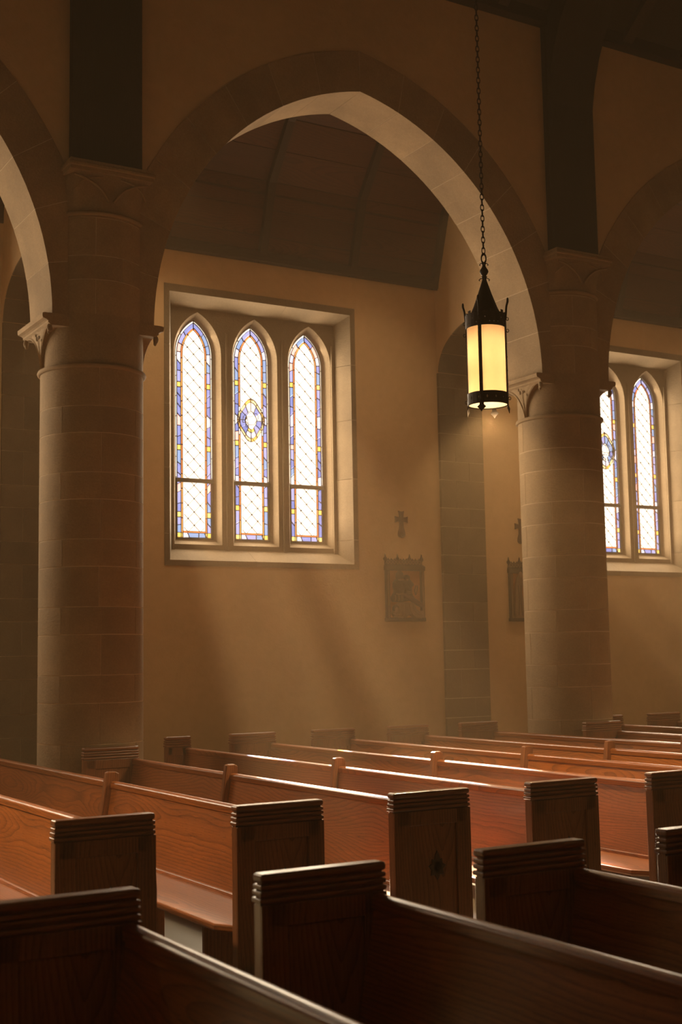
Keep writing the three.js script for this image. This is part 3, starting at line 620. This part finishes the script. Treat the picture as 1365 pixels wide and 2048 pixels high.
// ================================================================== PEWS
const HP = 0.95, W = 0.477, ZF = 7.216, ZN = 9.092, ZWALL = 1.516, ZPIER = 2.46, MIDZ = 4.38;
const endShape = (x0) => [[x0, 0], [W + 0.015, 0], [W + 0.015, 0.6], [W + 0.004, 0.82], [W - 0.006, HP - 0.03], [W - 0.02, HP - 0.012], [x0 + 0.02, HP - 0.012], [x0 + 0.006, HP - 0.03], [x0, 0.86]];
const endCache = new Map();
function endPieces(x0) {
  if (endCache.has(x0)) return endCache.get(x0);
  const T = 0.06, w = W - x0;
  const slab = uvBox(prism(endShape(x0), -T + 0.012, -0.012), 'y', x0);
  const fr = []; // stiles and rails, on both faces
  for (const [a, b] of [[-0.013, 0], [-T, -T + 0.013]]) {
    fr.push(rbox(x0, x0 + Math.min(0.1, w * 0.25), 0.0, 0.85, a, b, 0.004), rbox(W - 0.085, W + 0.008, 0.0, 0.85, a, b, 0.004), rbox(x0 + 0.02, W - 0.02, 0.775, 0.85, a, b, 0.004), rbox(x0 + 0.02, W - 0.02, 0.0, 0.2, a, b, 0.004));
  }
  const frame = uvBox(merge(fr), 'y', 0.3);
  const cap = [rbox(x0 - 0.004, W + 0.004, HP - 0.03, HP, -T - 0.006, 0.006, 0.012)];
  for (const [yy, o] of [[0.898, 0.004], [0.878, 0.006], [0.855, 0.008]]) cap.push(rbox(x0 - o, W + 0.004, yy, yy + 0.017, -T - o + 0.002, o - 0.002, 0.006));
  const moulding = uvBox(merge(cap), 'x', 0.2);
  const orn = []; // pointed leaf cut in four lobes
  const cx = x0 + w * 0.56, cy = 0.55;
  const leaf = (a, r, l) => { const s = new THREE.Shape(); s.moveTo(0, 0); s.quadraticCurveTo(r, l * 0.35, 0, l); s.quadraticCurveTo(-r, l * 0.35, 0, 0); const g = new THREE.ExtrudeGeometry(s, { depth: 0.002, bevelEnabled: true, bevelSize: 0.003, bevelThickness: 0.005, bevelSegments: 2, curveSegments: 6 }); g.rotateZ(a); return g; };
  for (const a of [0, 0.6, -0.6, 1.35, -1.35, 2.3, -2.3, Math.PI]) orn.push(leaf(a, 0.03, a === 0 ? 0.085 : Math.abs(a) === Math.PI ? 0.06 : 0.052));
  const b = new THREE.SphereGeometry(0.012, 8, 6); b.scale(1, 1, 0.7); orn.push(b);
  const ornament = uvBox(merge(orn.map((g) => { g.translate(cx, cy, -0.012); return g; })), 'y');
  const res = { slab, frame, moulding, ornament }; endCache.set(x0, res); return res;
}
function pewEnd(p, z, x0, out) { // visible outer face towards +z at z
  const e = endPieces(x0), g = new THREE.Group(); g.name = 'end_panel'; g.position.z = z; p.add(g);
  mesh('panel_board', e.slab, M.oakEnd, g); mesh('panel_frame', e.frame, M.oakEnd, g); mesh('cap_moulding', e.moulding, M.oakEnd, g);
  if (out) mesh('carved_ornament', e.ornament, M.carved, g);
}
function pew(name, label, group, X, zA, zB, o = {}) { // runs from zA (larger) to zB (smaller)
  const p = thing(name, label, 'pew', group, X, 0, 0), off = rr(0, 4);
  if (o.front !== false) pewEnd(p, zA, o.frontX ?? 0, o.ornament);
  if (o.back !== false) pewEnd(p, zB + 0.06, o.backX ?? 0, false);
  const z0 = zB + (o.back === false ? 0 : 0.05), z1 = zA - (o.front === false ? 0 : 0.05);
  // reclining back
  const bf = [[W - 0.125, 0.34], [W - 0.10, 0.34], [W - 0.015, 0.82], [W - 0.045, 0.82]];
  mesh('backrest', uvBox(prism(bf, z0, z1), 'z', off), rnd() < 0.5 ? M.oak : M.oakB, p);
  // rounded top rail
  const rail = [], c = [W - 0.028, 0.826];
  for (let i = 0; i <= 12; i++) { const a = lerp(-0.25, Math.PI + 0.25, i / 12); rail.push([c[0] + 0.031 * Math.cos(a), c[1] + 0.019 * Math.sin(a)]); }
  rail.push([c[0] - 0.03, c[1] - 0.026], [c[0] - 0.022, c[1] - 0.03], [c[0] + 0.026, c[1] - 0.03]);
  mesh('top_rail', uvBox(smooth(prism(rail, z0, z1), 0.7), 'z', off + 1), M.oakB, p);
  // seat with cut corner at the aisle
  const sp = [[W - 0.12, -z0], [-0.055, -z0], [-0.055, -(z1 - (o.cut === 'end' ? 0 : 0.1))], [0.015, -z1], [W - 0.12, -z1]];
  const seat = prism(o.near ? [[W - 0.12, -z1], [-0.055, -z1], [-0.055, -(z0 + 0.1)], [0.015, -z0], [W - 0.12, -z0]] : sp, 0, 0.036, { bevel: 0.009, segs: 2 });
  seat.rotateX(-Math.PI / 2); seat.rotateZ(-0.02); seat.translate(0, 0.345, 0);
  mesh('seat', uvBox(seat, 'z', off + 2), M.oak, p);
  mesh('seat_batten', uvBox(rbox(W - 0.135, W - 0.113, 0.37, 0.395, z0, z1, 0.005), 'z'), M.oakB, p);
  const n = Math.max(1, Math.round((z1 - z0) / 1.2));
  for (let i = 0; i < n; i++) { const z = i === n - 1 && !o.near ? z1 - 0.55 : lerp(z0, z1, (i + 0.5) / n); mesh('seat_support', uvBox(rbox(0.1, W - 0.12, 0, 0.34, z - 0.03, z, 0.004), 'y'), M.oakEnd, p); }
  // divider standing on the back
  if (o.divider) {
    const d = [[W - 0.16, 0.37], [W - 0.09, 0.37], [W + 0.004, 0.85], [W + 0.004, 0.895], [W - 0.02, 0.908], [W - 0.07, 0.908], [W - 0.085, 0.9], [W - 0.09, 0.87]];
    mesh('divider', uvBox(prism(d, o.divider - 0.024, o.divider + 0.024, { bevel: 0.006 }), 'y'), M.oakEnd, p);
  }
  return p;
}
const farX = (i) => 0.858 + 0.9 * (i - 1), nearX = (i) => 0.032 + 0.9 * (i - 1);
const farLabels = [
  'pew at the left edge whose end panel stands foremost beyond the aisle',
  'pew beyond the aisle with seat and floor visible before its end panel',
  'pew beyond the aisle ending in front of the left pillar',
  'pew beyond the aisle with narrow far end just right of left pillar',
  'pew beyond the aisle with far end below the middle of the window',
  'pew beyond the aisle with far end below the right edge of the window',
  'pew beyond the aisle with far end below the framed relief',
  'pew beyond the aisle with far end below the cross-wall jamb',
  'pew ending in front of the right pillar',
  'distant pew with narrow far end just right of the right pillar',
  'most distant pew at the right edge below the second window',
];
farLabels.forEach((l, i) => {
  const cut = i === 2 || i === 8;
  pew('church_pew', l, 'pews beyond the aisle', farX(i), ZF, cut ? ZPIER : ZWALL, { ornament: true, divider: MIDZ, backX: i === 3 || i === 9 ? 0.23 : 0 });
});
['nearest pew, its end panel in the lower left corner', 'near pew with end panel in the lower middle foreground', 'near pew with end panel right of the lower middle', 'near pew showing only its end panel corner at right edge'].forEach((l, i) => {
  pew('church_pew', l, 'pews on the near side of the aisle', nearX(i), ZBACK - 0.15, ZN - 0.06, { near: true, front: false });
});

// ================================================================== WALL FITTINGS
function reliefPanel(x, label, kind) {
  const t = thing('relief_panel', label, 'relief', 'framed reliefs on the aisle wall', x, 2.07, 0), w = 0.54, h = 0.61;
  mesh('backing', uvBox(rbox(-w / 2 + 0.02, w / 2 - 0.02, 0.02, h, 0.0, 0.018, 0.003)), M.ochre, t);
  mesh('frame_stile', uvBox(rbox(-w / 2, -w / 2 + 0.05, 0, h, 0, 0.05, 0.01), 'y'), M.bronze, t);
  mesh('frame_stile', uvBox(rbox(w / 2 - 0.05, w / 2, 0, h, 0, 0.05, 0.01), 'y'), M.bronze, t);
  mesh('frame_rail', uvBox(rbox(-w / 2 - 0.01, w / 2 + 0.01, 0, 0.045, 0, 0.055, 0.01)), M.bronze, t);
  mesh('frame_rail', uvBox(rbox(-w / 2 - 0.01, w / 2 + 0.01, h - 0.01, h + 0.05, 0, 0.06, 0.01)), M.bronze, t);
  // pierced cresting: two rows of small arches and bosses under pointed fleurons
  mesh('cresting', uvBox(rbox(-w / 2 - 0.005, w / 2 + 0.005, h + 0.045, h + 0.062, 0, 0.034, 0.005)), M.bronze, t);
  mesh('cresting_back', uvBox(rbox(-w / 2 + 0.004, w / 2 - 0.004, h + 0.055, h + 0.118, 0, 0.012, 0.004)), M.bronze, t);
  const arch = new THREE.TorusGeometry(0.019, 0.0045, 6, 10, Math.PI), bossG = new THREE.SphereGeometry(0.009, 8, 6);
  for (let i = 0; i < 12; i++) { const m = mesh('crest_arch', arch, M.robe, t); m.position.set(lerp(-w / 2 + 0.026, w / 2 - 0.026, i / 11), h + 0.068, 0.018); const k = mesh('crest_boss', bossG, M.bronze, t); k.position.set(m.position.x, h + 0.073, 0.02); }
  for (let i = 0; i < 11; i++) { const m = mesh('crest_arch', arch, M.robe, t); m.position.set(lerp(-w / 2 + 0.045, w / 2 - 0.045, i / 10), h + 0.094, 0.016); }
  for (let i = 0; i < 13; i++) {
    const tall = i % 4 === 0, s = new THREE.Shape(), q = tall ? 0.082 : 0.03, r = tall ? 0.024 : 0.017; s.moveTo(-r * 0.45, 0); s.quadraticCurveTo(-r * 1.5, q * 0.3, -r * 0.35, q * 0.55); s.lineTo(0, q); s.lineTo(r * 0.35, q * 0.55); s.quadraticCurveTo(r * 1.5, q * 0.3, r * 0.45, 0);
    const g = new THREE.ExtrudeGeometry(s, { depth: 0.012, bevelEnabled: true, bevelSize: 0.002, bevelThickness: 0.004, bevelSegments: 1, curveSegments: 5 });
    mesh('fleuron', g, M.bronze, t).position.set(lerp(-w / 2 + 0.012, w / 2 - 0.012, i / 12), h + 0.108, 0.002);
  }
  for (const sgn of [-1, 1]) { const c = new THREE.CylinderGeometry(0.009, 0.009, h - 0.06, 8); c.translate(sgn * (w / 2 - 0.025), h / 2 + 0.01, 0.052); mesh('frame_colonnette', c, M.robe, t); }
  const sx = 0.54 / 940, sy = 0.79 / 1660;
  const shp = (pts) => pts.map(([X, Y]) => [(X - 560) * sx, (1850 - Y) * sy]);
  const body = (name, pts, m, d, z = 0.016) => {
    const curve = new THREE.CatmullRomCurve3(shp(pts).map(([a, b]) => V3(a, b, 0)), true, 'centripetal'), s = new THREE.Shape(curve.getPoints(60).slice(0, -1).map((p) => new THREE.Vector2(p.x, p.y)));
    const g = new THREE.ExtrudeGeometry(s, { depth: d * 0.4, bevelEnabled: true, bevelSize: 0.012, bevelOffset: -0.012, bevelThickness: d * 0.6, bevelSegments: 3 }); g.translate(0, 0, z); mesh(name, uvBox(smooth(loose(g), 0.9)), m, t);
  };
  const head = (X, Y, r, m, z = 0.04) => { const [[a, b]] = shp([[X, Y]]); const g = new THREE.SphereGeometry(r, 14, 10); g.scale(0.85, 1.1, 0.7); g.translate(a, b, z); mesh('relief_head', g, m, t); };
  const fold = (pts, m, r = 0.006, z = 0.05) => { const c = new THREE.CatmullRomCurve3(shp(pts).map(([a, b]) => V3(a, b, z))); mesh('relief_fold', new THREE.TubeGeometry(c, 14, r, 6), m, t); };
  if (kind === 0) {
    body('relief_soldier', [[275, 880], [330, 800], [420, 800], [500, 830], [540, 960], [520, 1120], [500, 1250], [520, 1350], [330, 1370], [230, 1350], [215, 1250], [285, 1100], [265, 980]], M.bronze, 0.04, 0.02);
    body('relief_soldier', [[500, 830], [560, 790], [650, 780], [720, 850], [775, 930], [720, 1010], [735, 1180], [790, 1290], [640, 1340], [520, 1345], [540, 1200], [560, 1000]], M.bronze, 0.034, 0.016);
    body('relief_helmet', [[355, 790], [350, 690], [390, 610], [430, 585], [470, 620], [500, 700], [490, 790]], M.bronze, 0.05, 0.018); head(425, 765, 0.024, M.skin, 0.05);
    body('relief_helmet', [[540, 790], [535, 720], [590, 690], [650, 715], [660, 790]], M.bronze, 0.045, 0.018); head(600, 790, 0.022, M.skin, 0.045);
    body('relief_arm', [[480, 900], [540, 880], [640, 1010], [700, 1060], [670, 1100], [560, 1060], [490, 990]], M.bronze, 0.03, 0.04);
    body('relief_arm', [[290, 920], [340, 900], [400, 1050], [470, 1090], [450, 1140], [350, 1110], [290, 1020]], M.bronze, 0.03, 0.045);
    body('relief_cross_beam', [[470, 1180], [520, 1150], [985, 1440], [985, 1500], [930, 1500]], M.rosewood, 0.03, 0.04);
    body('relief_fallen_figure', [[340, 1410], [470, 1370], [620, 1375], [750, 1400], [810, 1540], [900, 1590], [980, 1570], [980, 1750], [760, 1765], [650, 1690], [560, 1750], [420, 1750], [300, 1755], [215, 1650], [250, 1530]], M.robe, 0.045, 0.022);
    head(275, 1545, 0.036, M.skin, 0.066); body('relief_hair', [[205, 1540], [240, 1450], [310, 1445], [345, 1510], [300, 1500], [250, 1540], [235, 1600]], M.bronze, 0.03, 0.06);
    fold([[830, 950], [800, 1080], [820, 1190]], M.bronze, 0.006, 0.03); fold([[870, 950], [860, 1050], [830, 1180]], M.bronze, 0.005, 0.03);
    for (const [k, q] of [[0, 1060], [1, 1100], [2, 1140]]) fold([[590, q], [650, q + 12], [710, q - 6]], M.robe, 0.005, 0.052 - k * 0.002);
    fold([[300, 1160], [380, 1180], [470, 1160]], M.robe, 0.006, 0.062); fold([[350, 815], [420, 830], [495, 820]], M.robe, 0.006, 0.064);
    fold([[280, 1200], [290, 1280], [270, 1350]], M.robe, 0.006, 0.06); fold([[360, 1200], [370, 1280], [360, 1350]], M.robe, 0.006, 0.062); fold([[440, 1200], [440, 1280], [450, 1350]], M.robe, 0.006, 0.06);
    for (const p of [[[420, 1420], [440, 1560], [440, 1720]], [[520, 1400], [530, 1550], [500, 1720]], [[620, 1400], [640, 1540], [700, 1680], [780, 1740]], [[700, 1420], [740, 1560], [860, 1680], [960, 1720]], [[340, 1450], [360, 1600], [330, 1720]]]) fold(p, M.robe, 0.008, 0.068);
    fold([[215, 1650], [290, 1690], [400, 1650]], M.skin, 0.011, 0.066); fold([[240, 1730], [330, 1720], [460, 1745]], M.skin, 0.011, 0.062);
  } else {
    body('relief_kneeling_figure', [[250, 900], [300, 720], [360, 640], [430, 700], [450, 850], [420, 1100], [470, 1400], [440, 1750], [230, 1750], [220, 1300]], M.robe, 0.036);
    body('relief_standing_figure', [[560, 760], [640, 620], [740, 640], [790, 800], [820, 1100], [860, 1500], [850, 1750], [520, 1750], [540, 1300], [520, 1000]], M.bronze, 0.036);
    head(370, 620, 0.036, M.skin, 0.05); head(680, 610, 0.034, M.skin, 0.05);
    fold([[300, 900], [320, 1200], [300, 1700]], M.bronze); fold([[380, 900], [370, 1300], [400, 1700]], M.bronze); fold([[620, 850], [640, 1250], [600, 1700]], M.robe); fold([[740, 850], [760, 1250], [780, 1700]], M.robe);
    fold([[430, 800], [520, 950], [620, 1000]], M.skin, 0.012, 0.045);
  }
}
reliefPanel(6.6, 'dark framed relief of helmeted figures over a fallen one', 0);
reliefPanel(8.43, 'dark framed relief half hidden behind the right pillar', 1);
function wallCross(x, y, label) {
  const t = thing('wall_cross_ornament', label, 'cross', 'small crosses above the reliefs', x, y, 0.0);
  const s = new THREE.Shape();
  s.moveTo(-0.034, 0.315); s.quadraticCurveTo(0, 0.30, 0.034, 0.315); s.quadraticCurveTo(0.022, 0.28, 0.022, 0.238); s.quadraticCurveTo(0.06, 0.236, 0.086, 0.25); s.quadraticCurveTo(0.078, 0.215, 0.086, 0.182); s.quadraticCurveTo(0.06, 0.196, 0.022, 0.194);
  s.lineTo(0.024, 0.12); s.quadraticCurveTo(0.046, 0.06, 0.044, 0.03); s.quadraticCurveTo(0.036, -0.002, 0, 0); s.quadraticCurveTo(-0.036, -0.002, -0.044, 0.03); s.quadraticCurveTo(-0.046, 0.06, -0.024, 0.12); s.lineTo(-0.022, 0.194);
  s.quadraticCurveTo(-0.06, 0.196, -0.086, 0.182); s.quadraticCurveTo(-0.078, 0.215, -0.086, 0.25); s.quadraticCurveTo(-0.06, 0.236, -0.022, 0.238); s.quadraticCurveTo(-0.022, 0.28, -0.034, 0.315);
  const g = new THREE.ExtrudeGeometry(s, { depth: 0.014, bevelEnabled: true, bevelSize: 0.004, bevelThickness: 0.005, bevelSegments: 2, curveSegments: 6 }); g.translate(0, 0, 0.005);
  mesh('cross_body', uvBox(g, 'y'), M.rosewood, t);
  const r = new THREE.TorusGeometry(0.018, 0.005, 6, 14); r.translate(0, 0.036, 0.026); mesh('numeral_ring', r, M.bronze, t);
}
wallCross(6.58, 3.068, 'small flared dark cross on the wall above the helmeted relief');
wallCross(8.38, 3.05, 'small dark cross half hidden by the right pillar');

// ================================================================== LANTERN
function lantern(X, label) {
  const Z = 5.5, R = 0.147;
  const t = thing('hanging_lantern', label, 'lantern', 'nave lanterns', X, 0, Z);
  const yT = 4.124, yB = 4.027, gB = 3.537, bB = 3.462;
  const view = Math.atan2(camera.position.x - X, camera.position.z - Z), A0 = view - 0.30;
  // bands pierced with holes, built of flat facets
  function band(y0, y1, r, holes, n = 28) {
    const list = [], step = (2 * Math.PI) / n, wd = 2 * r * Math.tan(step / 2);
    for (let i = 0; i < n; i++) {
      const s = new THREE.Shape([[-wd / 2, y0], [wd / 2, y0], [wd / 2, y1], [-wd / 2, y1]].map(([a, b]) => new THREE.Vector2(a, b)));
      const h = holes(i); if (h) { const p = new THREE.Path(); if (h[2]) { p.moveTo(0, h[0] - h[1]); p.lineTo(h[1] * 0.55, h[0]); p.lineTo(0, h[0] + h[1]); p.lineTo(-h[1] * 0.55, h[0]); } else p.absarc(0, h[0], h[1], 0, Math.PI * 2, true); s.holes.push(p); }
      const g = new THREE.ExtrudeGeometry(s, { depth: 0.004, bevelEnabled: false, curveSegments: 4 }); g.translate(0, 0, r - 0.004); g.rotateY(i * step); list.push(g);
    }
    return merge(list);
  }
  mesh('upper_band', band(yB - 0.004, yT, R, (i) => (i % 3 === 1 ? [yB + 0.055, 0.0045, 0] : [yB + 0.022, 0.0045, 0])), M.iron, t);
  for (let i = 0; i < 20; i++) { const a = (i / 20) * Math.PI * 2, g = rbox(-0.014, 0.014, yT - 0.006, yT + (i % 2 ? 0.02 : 0.008), R - 0.005, R + 0.001, 0.002); g.rotateY(a); mesh('crenel', g, M.iron, t); }
  mesh('lower_band', band(bB, gB + 0.004, R, (i) => (i % 2 ? [(bB + gB) / 2, 0.014, 1] : null)), M.iron, t);
  const refl = new THREE.CylinderGeometry(R - 0.007, R - 0.007, gB - bB, 32, 1, true); refl.translate(0, (gB + bB) / 2, 0);
  mesh('reflector', refl, M.enamel, t);
  const rim = new THREE.TorusGeometry(R - 0.004, 0.005, 6, 36); rim.rotateX(Math.PI / 2); rim.translate(0, bB - 0.003, 0); mesh('rim', rim, M.iron, t);
  // roof, neck and finial
  mesh('roof_cone', new THREE.LatheGeometry([[R - 0.012, yT - 0.01], [0.112, yT + 0.008], [0.088, yT + 0.06], [0.05, yT + 0.165], [0.018, yT + 0.262], [0.012, yT + 0.285]].map(([a, b]) => new THREE.Vector2(a, b)), 32), M.iron, t);
  mesh('finial', new THREE.LatheGeometry([[0.0, yT + 0.28], [0.016, yT + 0.283], [0.022, yT + 0.292], [0.014, yT + 0.3], [0.024, yT + 0.312], [0.033, yT + 0.33], [0.028, yT + 0.345], [0.014, yT + 0.368], [0.012, yT + 0.385], [0.02, yT + 0.392], [0.0, yT + 0.4]].map(([a, b]) => new THREE.Vector2(a, b)), 18), M.iron, t);
  for (let i = 0; i < 4; i++) for (const [yy, dr, s] of [[yT + 0.27, 0.035, 0.7], [yT + 0.385, 0.028, 0.6]]) {
    const a = A0 + i * Math.PI / 2 + 0.4, pts = [[0.012, 0.012], [0.02, 0.016], [dr, 0.004], [dr + 0.004, -0.008], [dr - 0.004, -0.01]].map(([r, h]) => V3(Math.sin(a) * r, yy + h * s, Math.cos(a) * r));
    mesh('leaf_curl', new THREE.TubeGeometry(new THREE.CatmullRomCurve3(pts), 8, 0.0032, 5), M.iron, t);
  }
  // four straps with leaf tips above and spear tips below
  for (let i = 0; i < 4; i++) {
    const a = A0 + i * Math.PI / 2, put = (g) => { g.rotateY(a); return g; };
    const s = new THREE.Group(); s.name = 'strap'; t.add(s);
    mesh('strap_bar', put(rbox(-0.013, 0.013, bB - 0.01, yT - 0.02, R - 0.002, R + 0.006, 0.002)), M.iron, s);
    const fin = new THREE.TubeGeometry(new THREE.CatmullRomCurve3([V3(0, yT - 0.05, R + 0.004), V3(0, yT + 0.01, R + 0.01), V3(0, yT + 0.05, R + 0.014), V3(0, yT + 0.09, R + 0.026)]), 10, 0.008, 6);
    mesh('leaf_finial', put(fin), M.iron, s);
    const tip = new THREE.SphereGeometry(0.011, 8, 6); tip.scale(0.8, 1.9, 0.8); tip.translate(0, yT + 0.095, R + 0.024); mesh('leaf_tip', put(tip), M.iron, s);
    const sh = new THREE.Shape([[0, -0.078], [0.012, -0.06], [0.033, -0.04], [0.016, -0.022], [0.015, 0.01], [-0.015, 0.01], [-0.016, -0.022], [-0.033, -0.04], [-0.012, -0.06]].map(([x, y]) => new THREE.Vector2(x, y)));
    const sp = new THREE.ExtrudeGeometry(sh, { depth: 0.005, bevelEnabled: false }); sp.rotateX(-0.15); sp.translate(0, bB, R - 0.002); mesh('spear_tip', put(sp), M.iron, s);
    for (const [yy, d] of [[yT - 0.045, 1], [yT - 0.13, -1], [bB + 0.03, 1]]) {
      const pts = [[R + 0.004, 0], [R + 0.018, 0.014 * d], [R + 0.026, 0], [R + 0.018, -0.012 * d], [R + 0.011, -0.004 * d]].map(([r, h]) => V3(0, yy + h, r));
      mesh('scroll', put(new THREE.TubeGeometry(new THREE.CatmullRomCurve3(pts), 10, 0.003, 5)), M.iron, s);
    }
    for (const yy of [3.6, 3.7, 3.8, 3.9]) { const k = new THREE.SphereGeometry(0.005, 6, 5); k.translate(0, yy, R + 0.007); mesh('rivet', put(k), M.iron, s); }
  }
  // amber glass and the two bulbs behind it
  const gl = new THREE.CylinderGeometry(R - 0.009, R - 0.009, yB - gB, 40, 1, true); gl.translate(0, (yB + gB) / 2, 0);
  mesh('glass_shade', gl, phy({ color: lin(0.95, 0.64, 0.35), transmission: 0.85, thickness: 0, roughness: 0.96, emissive: lin(0.1, 0.055, 0.014), side: THREE.DoubleSide }), t);
  const top = new THREE.CylinderGeometry(R - 0.012, R - 0.012, 0.004, 32); top.translate(0, yT - 0.012, 0); mesh('top_plate', top, M.iron, t);
  for (const [yy, I] of [[3.845, BULB_A], [3.545, BULB_B]]) {
    const b = new THREE.SphereGeometry(0.03, 16, 12); b.scale(1, 1.3, 1); b.translate(0, yy, 0);
    mesh('bulb', b, std({ color: lin(0.9, 0.85, 0.7), emissive: lin(3, 2.1, 1.0), roughness: 0.6 }), t);
    const L = new THREE.PointLight(lin(1, 0.74, 0.44), I); L.position.set(X, yy, Z); L.shadow.radius = 1.4; L.castShadow = true; scene.add(L);
  }
  const D = new THREE.SpotLight(lin(1, 0.74, 0.42), DOWN, 0, 1.05, 0.35); // the lower bulb shines down through the open bottom
  D.position.set(X, bB + 0.005, Z); D.target.position.set(X, 0, Z); D.shadow.radius = 3.5; D.castShadow = true; scene.add(D, D.target);
  const stem = new THREE.CylinderGeometry(0.006, 0.006, yT - 3.545, 8); stem.translate(0, (yT + 3.545) / 2, 0); mesh('lamp_stem', stem, M.iron, t);
  // chain
  let y = yT + 0.405, k = 0; const end = PLATE + (Z - WZ1) * 0.78 - 0.05;
  const linkS = new THREE.TorusGeometry(0.013, 0.0036, 6, 10); linkS.scale(1, 1.9, 1);
  const linkL = new THREE.TorusGeometry(0.017, 0.005, 6, 12); linkL.scale(1, 2.1, 1);
  const ring = mesh('hanging_ring', linkL, M.iron, t); ring.position.y = y + 0.025; ring.rotation.y = view; y += 0.065;
  while (y < end) { const m = mesh('chain_link', linkS, M.iron, t); m.position.y = y + 0.02; m.rotation.y = view + (k % 2 ? Math.PI / 2 - 0.25 : 0.35); y += 0.041; k++; }
}
lantern(3.748, 'black iron cylinder lantern with glowing amber glass on a long chain');
lantern(3.748 - BAY, 'matching iron lantern hanging outside the picture to the left');
lantern(3.748 + BAY, 'matching iron lantern hanging outside the picture to the right');
// small spotlights behind the arcade wall that light the reliefs on the aisle wall
for (let b = 0; b < 3; b++) for (const [dx, side, power, aim] of [[0.95, 'left', 1.5, 1.15], [4.45, 'right', 0.75, -0.9]]) {
  const x = PX[b] + dx, y = 6.75, z = WZ0 - 0.16;
  const t = thing('wall_spotlight', 'small can spotlight hidden behind the ' + side + ' haunch of ' + ['the left', 'the middle', 'the right'][b] + ' arch', 'spotlight', 'spotlights behind the arcade', x, y, z);
  const can = new THREE.CylinderGeometry(0.045, 0.045, 0.14, 16, 1, true), tilt = Math.atan2(1.5, 3.6);
  can.rotateX(tilt); mesh('can', can, M.iron, t);
  const arm = box(-0.012, 0.012, 0.05, 0.075, 0, 0.16); mesh('bracket', arm, M.iron, t);
  const lens = new THREE.CylinderGeometry(0.038, 0.038, 0.006, 16); lens.translate(0, -0.06, 0); lens.rotateX(tilt); mesh('lamp_lens', lens, std({ color: lin(0.9, 0.8, 0.6), emissive: lin(3, 2.2, 1.1) }), t);
  const L = new THREE.SpotLight(lin(1, 0.72, 0.4), WASH * power, 0, 0.85, 1);
  L.position.set(x, y - 0.08, z - 0.035); L.target.position.set(x + aim, 1.7, 0); L.shadow.radius = 2; L.castShadow = true; scene.add(L, L.target);
}

renderer.render(scene, camera);
